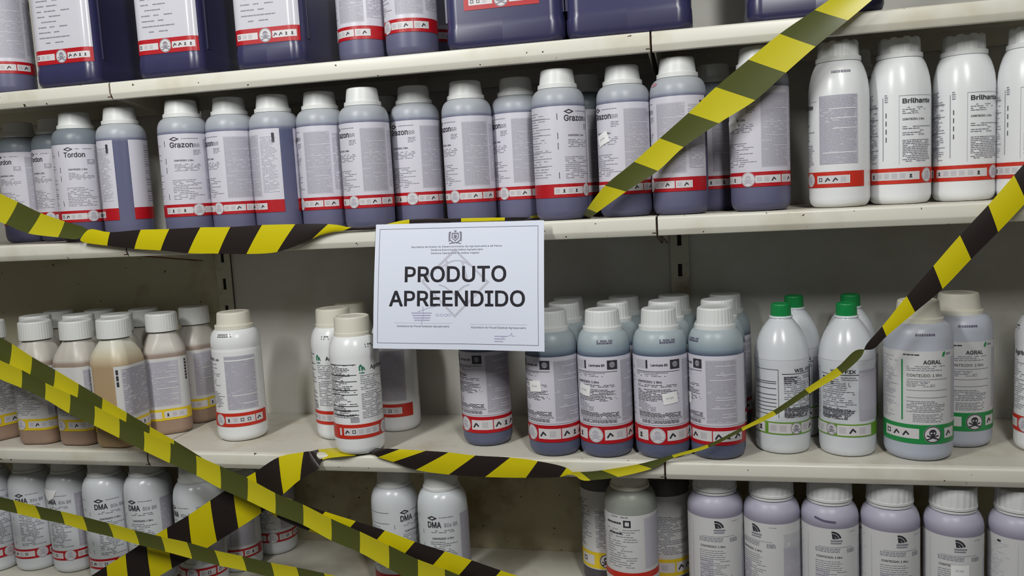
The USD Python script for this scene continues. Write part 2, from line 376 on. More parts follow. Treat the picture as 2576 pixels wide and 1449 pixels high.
def cap_on(root, z0, z1, r0, r1, mat, ring=None, ribs=0, depth=0.0006, lobes=0, lobe_h=0.0, rings2=False):
    c = (r1 - 0.0022)
    prof = [(r0 * 0.98, z0), (r0, z0 + 0.0006), (r1 + 0.0002, z1 - 0.0030), (r1 - 0.0006, z1 - 0.0010), (c, z1), (c - 0.003, z1), (c - 0.004, z1 - 0.0009), (0.0001, z1 - 0.0009)]
    n = 48 if not ribs else max(48, ribs * 4)
    if lobes: n = max(n, lobes * 8)
    p = part(root, 'cap', lathe(prof, n, ribs, depth, lobes, lobe_h), mat, smooth=35)
    if ring:
        rr, za, zb = ring
        part(p, 'tamper_ring', lathe([(rr * 0.9, za), (rr, za + 0.0004), (rr, zb - 0.0006), (rr - 0.0008, zb), (r0 - 0.0005, zb)], 48), mat, smooth=35)
        if rings2: part(p, 'tamper_ring', lathe([(rr * 0.9, za - 0.005), (rr * 0.97, za - 0.0046), (rr * 0.97, za - 0.0016), (rr * 0.9, za - 0.001)], 48), mat, smooth=35)

# ------------------------------------------------------------------ the kinds of bottle
def rnd(R): return dict(w=2 * R, d=2 * R, r=R)
FOOT = [(0, 0.74), (0.0012, 0.84), (0.004, 0.92), (0.008, 0.97), (0.014, 1.0)]
KINDS = {
 'purple': dict(sec=rnd(.043), prof=FOOT + [(.10, 1), (.1865, 1), (.192, .990), (.197, .965), (.202, .915), (.206, .84), (.2088, .74), (.2100, .66)], body='hdpe_purple'),
 'white': dict(sec=rnd(.0442), prof=FOOT + [(.10, 1), (.162, 1), (.176, .988), (.189, .955), (.200, .90), (.209, .835), (.216, .76), (.2200, .68), (.2205, .64)], body='plastic_white'),
 'amber': dict(sec=dict(w=.080, d=.080, r=.024), prof=[(0, .82, 0), (.002, .92, 0), (.006, .98, 0), (.012, 1, 0), (.08, 1, 0), (.150, 1, 0), (.160, .985, .05), (.172, .93, .25), (.183, .83, .6), (.192, .72, .9), (.198, .63, 1), (.203, .61, 1)], body='hdpe_amber'),
 'groove': dict(sec=rnd(.0462), prof=FOOT + [(.056, 1), (.0585, .985), (.168, .98), (.1725, .975), (.1750, .945), (.1785, .985), (.188, .985), (.197, .95), (.204, .88), (.208, .79), (.2095, .72)], body='plastic_white'),
 'slim': dict(sec=rnd(.0437), prof=FOOT + [(.058, 1), (.0605, .988), (.168, .985), (.172, 1), (.182, .985), (.191, .945), (.199, .88), (.205, .79), (.2075, .72)], body='plastic_white'),
 'grey': dict(sec=rnd(.0432), prof=FOOT + [(.10, 1), (.174, 1), (.184, .985), (.193, .945), (.200, .875), (.204, .79), (.2062, .70)], body='hdpe_grey'),
 'green': dict(sec=rnd(.0425), prof=[(0, .80), (.0015, .90), (.005, .96), (.012, .99), (.03, 1), (.055, .985), (.12, .965), (.140, .985), (.1505, 1.0), (.1525, .985), (.165, .955), (.177, .89), (.188, .79), (.198, .665), (.206, .53), (.211, .43), (.2130, .39), (.2135, .42), (.2165, .42), (.2168, .34)], body='plastic_cool'),
 'adjuvant': dict(sec=rnd(.0485), prof=FOOT + [(.10, 1), (.184, 1), (.192, .985), (.199, .94), (.204, .865), (.2075, .76), (.2082, .68)], body='hdpe_pale'),
 'dma': dict(sec=rnd(.0437), prof=FOOT + [(.10, 1), (.170, 1), (.182, .985), (.192, .94), (.200, .86), (.205, .76), (.2075, .67)], body='plastic_cool'),
 'fan': dict(sec=rnd(.0438), prof=FOOT + [(.10, .985), (.170, .985), (.173, 1), (.181, 1), (.189, .965), (.196, .90), (.2005, .82), (.2030, .75)], body='hdpe_lilac'),
 'murky': dict(sec=rnd(.0437), prof=FOOT + [(.10, 1), (.185, 1), (.195, .96), (.203, .88), (.208, .76), (.2095, .66)], body='hdpe_murky'),
 'dark': dict(sec=rnd(.0425), prof=FOOT + [(.10, 1), (.185, 1), (.195, .96), (.203, .88), (.208, .76), (.2095, .66)], body='hdpe_dark'),
}
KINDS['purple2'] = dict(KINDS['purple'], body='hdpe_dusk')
KINDS['tan'] = dict(KINDS['amber'], body='hdpe_tan')
D2R = math.pi / 180

def red_band(L, R, z0, z1, t0, t1, mat, disc_t, disc_r, spans, rng, thin=False, ink='ink_pale'):
    h = z1 - z0
    a, b = (0.24, 0.76) if not thin else (0.20, 0.80)
    L.rect('hazard_band', mat, t0 * R, t1 * R, z0, z1, 0.0007)
    for s0, s1 in spans: pictos(L, s0 * R, s1 * R, z0 + a * h, z0 + b * h, rng)
    if disc_r: disc(L, disc_t * R, (z0 + z1) / 2, disc_r, ink)

def label_for(kind, surf, rng):
    L = Label(surf); R = surf.L / (2 * math.pi) * D2R          # metres of arc per degree
    base = None
    if kind in ('purple', 'purple2'):
        base = ('label_white', -165, 160, .036, .1795)
        red_band(L, R, .036, .0575, -165, 160, 'band_red', 20, .0105, [(-60, 6), (34, 84), (86, 120)], rng)
        L.poly('logo', 'ink_black', rhomb(-22 * R, .1705, .017, .0075).difference(rhomb(-22 * R, .1705, .010, .0042)))
        L.rects('small_print', 'ink_grey', words(-6 * R, 32 * R, .1702, .1715, .003, .0011, rng))
        if kind == 'purple':
            L.text('product_name', 'ink_black', 'Grazon', -34 * R, .1560, .0088, True, width=.039)
            L.text('product_name', 'ink_grey', 'BR', 20 * R, .1560, .0062, False)
        else: L.text('product_name', 'ink_black', 'Tordon', -34 * R, .1560, .0088, True, width=.036)
        L.rect('text_panel', 'panel_print', 46 * R, 108 * R, .064, .170, .0006)
        L.rects('small_print', 'panel_ink', words(47 * R, 107 * R, .065, .168, .0021, .0008, rng, .93, .15))
        L.rects('text_gap', 'label_white', [(rng.uniform(46, 70) * R, 108 * R, z, z + .0011) for z in (.094, .109, .128, .147)], .0010)
        L.rects('small_print', 'ink_pale', words(114 * R, 152 * R, .070, .166, .0021, .0008, rng, .9, .3))
        L.text('small_print', 'ink_black', 'CONTEÚDO: 1 litro', -26 * R, .1320, .0026, True)
        L.rects('small_print', 'ink_grey', words(-26 * R, 34 * R, .114, .127, .0027, .0009, rng, .8, .5) + words(-34 * R, 38 * R, .064, .100, .0030, .0009, rng, .85, .45))
        L.rects('small_print', 'ink_grey', words(18 * R, 36 * R, .142, .151, .0024, .0009, rng, .9))
        L.rects('small_print', 'ink_grey', words(-125 * R, -62 * R, .066, .170, .0042, .0009, rng, .85, .5))
        L.rects('small_print', 'ink_grey', lines(-125 * R, -62 * R, (.160, .135, .108, .086), .0007))
        L.rects('small_print', 'ink_black', [(-48 * R, -48 * R + .0009, z, z + .010) for z in (.066, .112, .128, .158)])
        L.rects('small_print', 'ink_black', [(142 * R, 148 * R, .156, .172)])
    elif kind == 'white':
        red_band(L, R, .031, .0545, -128, 135, 'band_orange_red', 20, .0105, [(-112, -106), (-96, 2), (40, 104)], rng)
        L.rects('small_print', 'ink_grey', words(-132 * R, -78 * R, .060, .166, .0030, .0010, rng, .85, .3))
        L.rects('small_print', 'ink_grey', lines(-132 * R, -76 * R, (.146, .128, .104, .082), .0008))
        L.rects('small_print', 'ink_grey', [(-66 * R, -65 * R, .066, .160)] + words(-62 * R, -56 * R, .150, .164, .0032, .0014, rng, 1))
        L.rects('small_print', 'ink_black', [(-60 * R, -58.5 * R, z, z + .007) for z in (.094, .106, .118, .130)])
        L.text('product_name', 'ink_black', 'Brilhante', -31 * R, .1500, .0066, True, width=.046)
        L.rects('small_print', 'ink_grey', words(-30 * R, 34 * R, .062, .096, .0026, .0010, rng, .9, .2) + words(-30 * R, 30 * R, .134, .144, .0028, .001, rng, .85, .4) + words(-30 * R, 34 * R, .100, .116, .0030, .0010, rng, .8, .6))
        L.text('small_print', 'ink_black', 'CONTEÚDO: 1 litro', -30 * R, .1250, .0027, True)
        L.rects('small_print', 'ink_pale', [(-36 * R, -35.4 * R, .060, .162), (-36 * R, 40 * R, .161, .1616)])
        L.rect('text_panel', 'panel_print', 46 * R, 120 * R, .066, .168, .0006)
        L.rects('small_print', 'panel_ink', words(47 * R, 119 * R, .067, .167, .0021, .0008, rng, .93, .1))
        L.rects('text_gap', 'plastic_white', [(rng.uniform(50, 90) * R, 118 * R, z, z + .0013) for z in (.082, .118, .133, .147)], .0010)
        L.rects('date_stamp', 'ink_grey', words(70 * R, 110 * R, .199, .204, .005, .0035, rng, .8, 0, (.002, .004)))
    elif kind in ('amber', 'tan'):
        base = ('label_white_warm', -150, 150, .030, .152)
        red_band(L, R, .030, .052, -150, 150, 'band_yellow', -28, .0100, [(-120, -45), (-8, 70), (76, 130)], rng, True)
        L.text('product_name', 'ink_black', '5000', -40 * R, .128, .0085, True)
        L.rects('small_print', 'ink_grey', words(-44 * R, 34 * R, .058, .122, .0034, .0010, rng, .85, .5))
        L.rect('text_panel', 'panel_print', 44 * R, 118 * R, .058, .146, .0006)
        L.rects('small_print', 'panel_ink', words(45 * R, 117 * R, .060, .144, .0024, .0009, rng, .92, .3))
        L.rects('text_gap', 'label_white_warm', [(rng.uniform(60, 100) * R, 116 * R, z, z + .0018) for z in (.07, .08, .092, .103, .113, .124, .135)], .0010)
        L.rect('text_panel', 'panel_print', -134 * R, -54 * R, .058, .146, .0006)
        L.rects('small_print', 'ink_grey', words(-132 * R, -54 * R, .058, .146, .0030, .0010, rng, .9, .3))
        L.rects('small_print', 'ink_black', words(-146 * R, -141 * R, .105, .146, .011, .009, rng, 1, 0, (.004, .005)))
        L.rects('small_print', 'ink_black', words(134 * R, 142 * R, .105, .146, .006, .0044, rng, 1, 0, (.004, .005)))
    elif kind == 'groove':
        red_band(L, R, .030, .0555, -130, 140, 'band_orange_red', 20, .0108, [(36, 104), (106, 126)], rng)
        L.text('product_name', 'ink_black', 'Glifosato', -34 * R, .1540, .0060, True, width=.038)
        L.text('product_name', 'ink_black', '480', 18 * R, .1540, .0036, True)
        L.rects('small_print', 'ink_grey', words(-34 * R, 36 * R, .100, .148, .0036, .0010, rng, .8, .5) + words(-34 * R, 38 * R, .064, .096, .0026, .0010, rng, .9, .3))
        L.rect('text_panel', 'panel_print', 44 * R, 116 * R, .062, .162, .0006)
        L.rects('small_print', 'panel_ink', words(45 * R, 115 * R, .063, .160, .0021, .0008, rng, .93, .1))
        L.rects('text_gap', 'plastic_white', [(46 * R, 116 * R, .1525, .155), (rng.uniform(50, 60) * R, 116 * R, .088, .0895), (80 * R, 116 * R, .072, .0735)], .0010)
        L.rects('small_print', 'ink_grey', words(-125 * R, -50 * R, .066, .160, .0040, .0010, rng, .85, .4))
        L.rects('date_stamp', 'ink_black', words(30 * R, 66 * R, .196, .203, .0035, .0018, rng, .85, 0, (.001, .003)))
    elif kind == 'slim':
        red_band(L, R, .031, .0560, -140, 140, 'band_orange_red', 20, .0112, [(-96, -90), (-84, 2), (40, 110)], rng)
        L.poly('logo', 'logo_green', affinity.translate(LineString([(0, 0), (0, .006), (.0022, .009), (.0044, .006), (.0044, 0)]).buffer(.0011), -38 * R, .150).union(affinity.translate(LineString([(0, 0), (.0022, .0052), (.0044, 0)]).buffer(.0009), -32 * R, .150)))
        L.rects('small_print', 'logo_green', words(-39 * R, -27 * R, .1440, .1462, .003, .0018, rng, 1))
        L.text('product_name', 'ink_black', 'Agritone', -12 * R, .1500, .0066, True)
        L.rects('small_print', 'ink_grey', words(-38 * R, 36 * R, .116, .141, .0034, .0010, rng, .85, .5) + words(-38 * R, 40 * R, .064, .112, .0032, .0010, rng, .85, .5))
        L.rects('small_print', 'ink_black', words(-118 * R, -46 * R, .066, .160, .0026, .0008, rng, .85, .6))
        L.rects('small_print', 'ink_black', lines(-118 * R, -46 * R, (.160, .142, .131, .116, .108, .088, .080, .072), .0009))
        L.rects('bar_code', 'ink_grey', [(-66 * R + i * .0009, -66 * R + i * .0009 + .0005, .0595, .068) for i in range(17)])
        L.rect('text_panel', 'panel_print', 50 * R, 124 * R, .062, .160, .0006)
        L.rects('small_print', 'panel_ink', words(51 * R, 123 * R, .063, .158, .0021, .0008, rng, .93, .1))
        L.rects('date_stamp', 'ink_black', words(-20 * R, 0 * R, .186, .194, .004, .002, rng, .8, 0, (.001, .003)))
    elif kind == 'grey':
        base = ('label_white', -150, 150, .0255, .1665)
        red_band(L, R, .0255, .0540, -150, 150, 'band_red', -10, .0125, [(-60, -30), (10, 60), (62, 128)], rng, True)
        L.rects('rule_line', 'ink_grey', lines(-150 * R, 150 * R, (.0562,), .0006))
        L.rect('text_panel', 'panel_print', -56 * R, -31 * R, .1475, .1610, .0006)
        L.rects('product_name', 'ink_black', [(-31 * R, -27 * R, .1475, .1610)])
        L.text('product_name', 'ink_black', 'Laminate BR', -20 * R, .1515, .0036, True, width=.026)
        L.poly('logo', 'ink_black', sbox(20 * R, .1465, 42 * R, .1610).difference(Point(31 * R, .1540).buffer(.0045)))
        L.poly('logo', 'ink_grey', affinity.scale(Point(31 * R, .1540).buffer(.0042), 1, .8), 0.0009)
        L.rects('rule_line', 'ink_black', lines(-56 * R, 42 * R, (.1425,), .0007))
        L.rects('small_print', 'ink_grey', words(-56 * R, 42 * R, .1345, .1412, .0026, .0010, rng, .8, .5))
        L.text('small_print', 'ink_black', 'CONTEÚDO: 1 litro', -54 * R, .1245, .0034, True)
        L.rects('small_print', 'ink_black', words(-54 * R, 36 * R, .118, .1215, .0025, .0008, rng, .9, .1) + words(-54 * R, 44 * R, .094, .114, .0025, .0009, rng, .9, .3))
        L.rects('small_print', 'ink_grey', words(-54 * R, -22 * R, .076, .094, .0023, .0009, rng, .9, .2) + words(-24 * R, -12 * R, .078, .086, .002, .0007, rng, .8))
        L.rects('small_print', 'ink_black', words(-52 * R, 42 * R, .0695, .0765, .0019, .0009, rng, .95) + words(-44 * R, 38 * R, .0585, .0645, .0019, .0009, rng, .95))
        L.rects('small_print', 'ink_grey', words(-50 * R, 46 * R, .0655, .0685, .0016, .0007, rng, .9))
        L.rect('text_panel', 'panel_print', 50 * R, 116 * R, .060, .1600, .0006)
        L.rects('small_print', 'panel_ink', words(51 * R, 115 * R, .061, .1585, .0019, .0009, rng, .95, .08))
        L.rects('text_gap', 'label_white', [(rng.uniform(58, 90) * R, 112 * R, z, z + .0015) for z in (.150, .136, .128, .100, .0965, .083, .074, .069)], .0010)
        L.rects('small_print', 'ink_grey', words(-140 * R, -62 * R, .061, .158, .0024, .0009, rng, .9, .3))
        L.rects('date_stamp', 'smudge_dark', words(0 * R, 34 * R, .187, .1935, .0035, .0026, rng, .8, 0, (.001, .003)))
    elif kind == 'green':
        L.rect('hazard_band', 'band_leaf_green', -140 * R, 140 * R, .0330, .0530, .0007)
        pictos(L, -140 * R, -98 * R, .0350, .0510, rng); pictos(L, -90 * R, -42 * R, .0350, .0510, rng); pictos(L, -20 * R, 52 * R, .0350, .0510, rng)
        disc(L, -32 * R, .0430, .0092)
        L.text('product_name', 'ink_black', 'WIL FIX', -34 * R, .1325, .0050, True, width=.038)
        L.rects('rule_line', 'ink_black', lines(-60 * R, 24 * R, (.1295,), .0008))
        L.rects('small_print', 'ink_grey', words(-56 * R, 22 * R, .058, .126, .0032, .0011, rng, .8, .5))
        L.rects('small_print', 'ink_black', words(-56 * R, 22 * R, .058, .076, .0024, .0012, rng, .9, .3) + words(-56 * R, -28 * R, .112, .125, .003, .0015, rng, .9))
        L.text('small_print', 'ink_grey', '1 L', -8 * R, .1120, .0060)
        L.rect('text_panel', 'panel_print', 24 * R, 100 * R, .058, .137, .0006)
        L.rects('small_print', 'panel_ink', words(25 * R, 99 * R, .059, .136, .0021, .0010, rng, .95, .05))
        L.rects('rule_line', 'ink_black', [(-128 * R, -68 * R, .1365, .1371), (-68 * R, -67.2 * R, .060, .1371)] + lines(-128 * R, -72 * R, (.117, .114, .106, .096, .089, .083, .077, .071, .065), .0008))
        L.rects('seam', 'ink_pale', [(-180 * R, 180 * R, .1512, .1520)], .0003)
    elif kind == 'adjuvant':
        base = ('label_white_warm', -150, 150, .0290, .1690)
        L.rect('hazard_band', 'band_green', -150 * R, 150 * R, .0290, .0580, .0007)
        pictos(L, -62 * R, 2 * R, .0365, .0520, rng, 'ink_black', 0.9); pictos(L, 46 * R, 72 * R, .0365, .0520, rng, 'ink_black', 0.9)
        disc(L, 24 * R, .0437, .0128, 'ink_black')
        L.rects('green_line', 'band_green', [(-27 * R, -24.5 * R, .064, .156)])
        L.text('product_name', 'ink_black', 'AGRAL', 8 * R, .1500, .0056, True, width=.026)
        L.rects('small_print', 'ink_black', words(-24 * R, 2 * R, .1620, .1645, .004, .0016, rng, 1))
        L.poly('logo', 'band_green', affinity.translate(affinity.rotate(affinity.scale(Point(0, 0).buffer(.0042), .5, 1.0), -25), 44 * R, .1640))
        L.rects('small_print', 'ink_grey', words(50 * R, 60 * R, .162, .1655, .004, .003, rng, 1))
        L.text('small_print', 'ink_black', 'CONTEÚDO: 1 litro', -18 * R, .1310, .0040, False)
        L.rects('rule_line', 'ink_grey', lines(-18 * R, 52 * R, (.1265, .110, .099), .0007))
        L.rects('small_print', 'ink_grey', words(-18 * R, 50 * R, .139, .147, .003, .0010, rng, .85, .4) + words(-18 * R, 30 * R, .115, .124, .0024, .0009, rng, .85, .4) + words(-18 * R, 52 * R, .076, .094, .0026, .0010, rng, .9, .3) + words(-8 * R, 46 * R, .0615, .074, .0026, .0010, rng, .9, .2))
        L.rects('small_print', 'ink_pale', words(-118 * R, -32 * R, .064, .160, .0030, .0013, rng, .85, .3))
        L.rect('text_panel', 'panel_print', 64 * R, 124 * R, .064, .158, .0006)
        L.rects('date_stamp', 'smudge_dark', words(-4 * R, 34 * R, .188, .195, .0040, .0030, rng, .75, 0, (.001, .003)))
    elif kind == 'dma':
        red_band(L, R, .0300, .0500, -140, 140, 'band_red', 20, .0110, [(-70, 2), (38, 76), (80, 120)], rng, True)
        L.poly('logo', 'ink_black', rhomb(-22 * R, .1655, .018, .0080).difference(rhomb(-22 * R, .1655, .010, .0042)))
        L.rects('small_print', 'ink_grey', words(-6 * R, 26 * R, .1658, .1670, .003, .0010, rng))
        L.text('product_name', 'ink_black', 'DMA', -34 * R, .1490, .0100, True, width=.0235)
        L.text('product_name', 'ink_grey', '806 BR', 4 * R, .1495, .0066, False, width=.0235)
        L.rects('small_print', 'ink_grey', words(-26 * R, 30 * R, .138, .144, .003, .0010, rng, .8, .5) + words(-28 * R, 34 * R, .058, .124, .0034, .0010, rng, .8, .5))
        L.text('small_print', 'ink_black', 'CONTEÚDO: 1 litro', -24 * R, .1280, .0030, True)
        L.rect('text_panel', 'ink_pale', 44 * R, 116 * R, .056, .168, .0006)
        L.rects('small_print', 'panel_ink', words(45 * R, 115 * R, .057, .167, .0024, .0008, rng, .9, .1))
        L.rects('small_print', 'ink_grey', lines(-125 * R, -60 * R, (.166, .146), .0008) + words(-125 * R, -60 * R, .058, .140, .0034, .0010, rng, .85, .4))
        L.rects('small_print', 'ink_grey', [(-48 * R, -47 * R, z, z + .008) for z in (.060, .078, .112, .136)])
    elif kind == 'fan':
        base = ('label_white_warm', -168, 165, .012, .1715)
        cx, cz = 0.0, .1560
        fan = []
        for r0, r1 in ((.0065, .0098), (.0108, .0138)):
            ring = Point(cx - .006, cz - .002).buffer(r1, 20).difference(Point(cx - .006, cz - .002).buffer(r0, 20))
            fan.append(ring.intersection(Polygon([(cx - .006, cz - .002), (cx + .012, cz + .002), (cx + .012, cz + .02), (cx - .008, cz + .02)])))
        fan.append(Polygon([(cx - .006, cz - .0005), (cx + .000, cz - .0005), (cx - .004, cz + .005), (cx - .0065, cz + .006)]))
        L.poly('logo', 'ink_black', unary_union(fan))
        L.rects('logo', 'ink_grey', [(cx - .0085, cx + .0095, cz - .0052, cz - .0024), (cx - .0085, cx + .0080, cz - .0088, cz - .0066)])
        L.rects('rule_line', 'ink_grey', lines(-36 * R, 34 * R, (.1415,), .0007))
        L.rects('small_print', 'ink_grey', words(28 * R, 44 * R, .163, .166, .0025, .0009, rng, .8) + words(22 * R, 40 * R, .131, .139, .0018, .0012, rng, 1))
        L.rects('text_panel', 'panel_print', [(-42 * R, -14 * R, .064, .120)], .0006)
        L.rects('small_print', 'ink_grey', words(-42 * R, 10 * R, .131, .140, .0026, .0014, rng, .95, .2) + words(-42 * R, 26 * R, .064, .119, .0034, .0011, rng, .85, .4))
        L.text('small_print', 'ink_black', 'CONTEÚDO: 1 litro', -40 * R, .1240, .0032, True)
        L.rects('small_print', 'ink_grey', words(-42 * R, 38 * R, .030, .056, .0032, .0012, rng, .85, .4))
        L.rect('text_panel', 'panel_print', 56 * R, 120 * R, .030, .155, .0006)
        L.rects('small_print', 'panel_ink', words(57 * R, 119 * R, .031, .154, .0024, .0009, rng, .95, .1))
        L.rects('small_print', 'ink_pale', [(-60 * R, -59.4 * R, .03, .162)] + words(-130 * R, -66 * R, .03, .16, .0030, .0010, rng, .5, .5))
        L.rects('small_print', 'ink_black', words(-100 * R, -92 * R, .160, .165, .005, .0035, rng, 1))
    elif kind == 'murky':
        base = ('label_white_warm', -150, 150, .030, .172)
        red_band(L, R, .030, .074, -150, 150, 'band_orange_red', 0, .0150, [(-80, -22), (22, 100)], rng)
        L.rects('product_name', 'ink_black', words(-44 * R, -6 * R, .156, .160, .006, .0032, rng, 1, 0, (.002, .004)))
        L.poly('logo', 'ink_black', sbox(-2 * R, .1520, 14 * R, .1640).difference(sbox(1.5 * R, .1545, 10.5 * R, .1615)))
        L.rects('small_print', 'ink_grey', words(-44 * R, 36 * R, .082, .148, .0040, .0011, rng, .8, .5) + words(-30 * R, 10 * R, .166, .170, .005, .002, rng, .8))
        L.rects('small_print', 'ink_black', words(-38 * R, -4 * R, .139, .142, .006, .0026, rng, .95))
        L.rect('text_panel', 'panel_print', 44 * R, 118 * R, .080, .166, .0006)
        L.rects('small_print', 'ink_grey', words(-130 * R, -54 * R, .080, .160, .0036, .0011, rng, .85, .4))
    elif kind == 'dark':
        base = ('label_white_warm', -150, 150, .034, .178)
        red_band(L, R, .036, .066, -150, 150, 'band_yellow', -20, .0125, [(-90, -50), (2, 60), (64, 120)], rng, True, 'ink_black')
        fan = Point(0, .150).buffer(.014, 16).difference(Point(0, .150).buffer(.004, 16)).intersection(Polygon([(0, .150), (.02, .152), (.02, .17), (-.004, .17)]))
        L.poly('logo', 'ink_black', fan)
        L.rects('small_print', 'ink_grey', words(-44 * R, 110 * R, .074, .142, .0030, .0012, rng, .9, .4) + words(-130 * R, -54 * R, .074, .160, .0030, .0012, rng, .9, .4))
    if kind == 'purple2': pass
    return L, base, R

SURFS = {}
def build_bottle(root, kind):
    k = KINDS[kind]; rng = random.Random(sum(map(ord, kind)) * 7 + 1)
    s = Surf(k['sec']['w'], k['sec']['d'], k['sec']['r'], k['prof']); SURFS[kind] = s
    body = part(root, 'body', s.body(), k['body'], smooth=True)
    if kind in ('purple', 'purple2'): cap_on(root, .2150, .2400, .0292, .0262, 'cap_white', ring=(.0318, .2092, .2165), ribs=0)
    elif kind == 'white': cap_on(root, .2240, .2500, .0306, .0290, 'cap_white', ring=(.0328, .2190, .2262), lobes=9, lobe_h=.0022, ribs=9, depth=.0010)
    elif kind in ('amber', 'tan'): cap_on(root, .2010, .2360, .0300, .0292, 'cap_white', ribs=36, depth=.0003)
    elif kind == 'groove': cap_on(root, .2140, .2400, .0318, .0298, 'cap_cream', ring=(.0355, .2085, .2165))
    elif kind == 'slim': cap_on(root, .2080, .2400, .0315, .0305, 'cap_cream', ring=(.0325, .2065, .2130))
    elif kind == 'grey': cap_on(root, .2110, .2380, .0288, .0272, 'cap_white', ring=(.0320, .2045, .2115), ribs=30, depth=.0004)
    elif kind == 'green': cap_on(root, .2168, .2362, .0158, .0150, 'cap_green', ribs=40, depth=.0003)
    elif kind == 'adjuvant': cap_on(root, .2130, .2400, .0318, .0290, 'cap_cream', ring=(.0352, .2070, .2145))
    elif kind == 'dma': cap_on(root, .2120, .2390, .0300, .0285, 'cap_white', ring=(.0320, .2068, .2125))
    elif kind == 'fan': cap_on(root, .2130, .2430, .0345, .0335, 'cap_white', ring=(.0350, .2090, .2140), ribs=22, depth=.0007, rings2=True)
    else: cap_on(root, .2140, .2390, .0310, .0290, 'cap_cream', ring=(.0330, .2090, .2150))
    L, base, R = label_for(kind, s, rng)
    if base:
        lab = part(root, 'paper_label', s.rect(base[1] * R, base[2] * R, base[3], base[4], .0004), base[0], smooth=True)
    else: lab = body
    L.write(lab)

def tilted(cx, cz, w, h, deg): return affinity.rotate(sbox(cx - w / 2, cz - h / 2, cx + w / 2, cz + h / 2), deg)
def bottle_extras(root, kind, ex):
    s = SURFS[kind]
    if 'sticker' in ex:
        c, z, a = ex['sticker']
        w = .026 if kind != 'grey' else .024
        st = part(root, 'price_sticker', s.poly(tilted(c, z, w, .018, a), .0012), 'sticker_white')
        v, f = flat_text('37,00', .0030); v = v - v.mean(0); t = math.radians(a)
        v = np.stack([v[:, 0] * math.cos(t) - v[:, 1] * math.sin(t) + c, v[:, 0] * math.sin(t) + v[:, 1] * math.cos(t) + z], 1)
        part(st, 'price', s.bend(v, f, .0014), 'ink_grey')
    if 'smudge' in ex: part(root, 'smudge', s.poly(affinity.scale(Point(.026, .2).buffer(.006), 1.4, .5), .0008), 'smudge_red')
    if 'smear' in ex: part(root, 'ink_smear', s.poly(LineString([(-.032, .187), (-.018, .1835), (-.002, .1825)]).buffer(.0016), .0006), 'smudge_dark')
    if 'patch' in ex:
        c, z = ex['patch']
        part(root, 'torn_patch', s.poly(Polygon([(c - .022, z + .008), (c + .020, z + .006), (c + .012, z - .010), (c - .002, z - .017), (c - .012, z - .008)]), .0014), 'sticker_white')

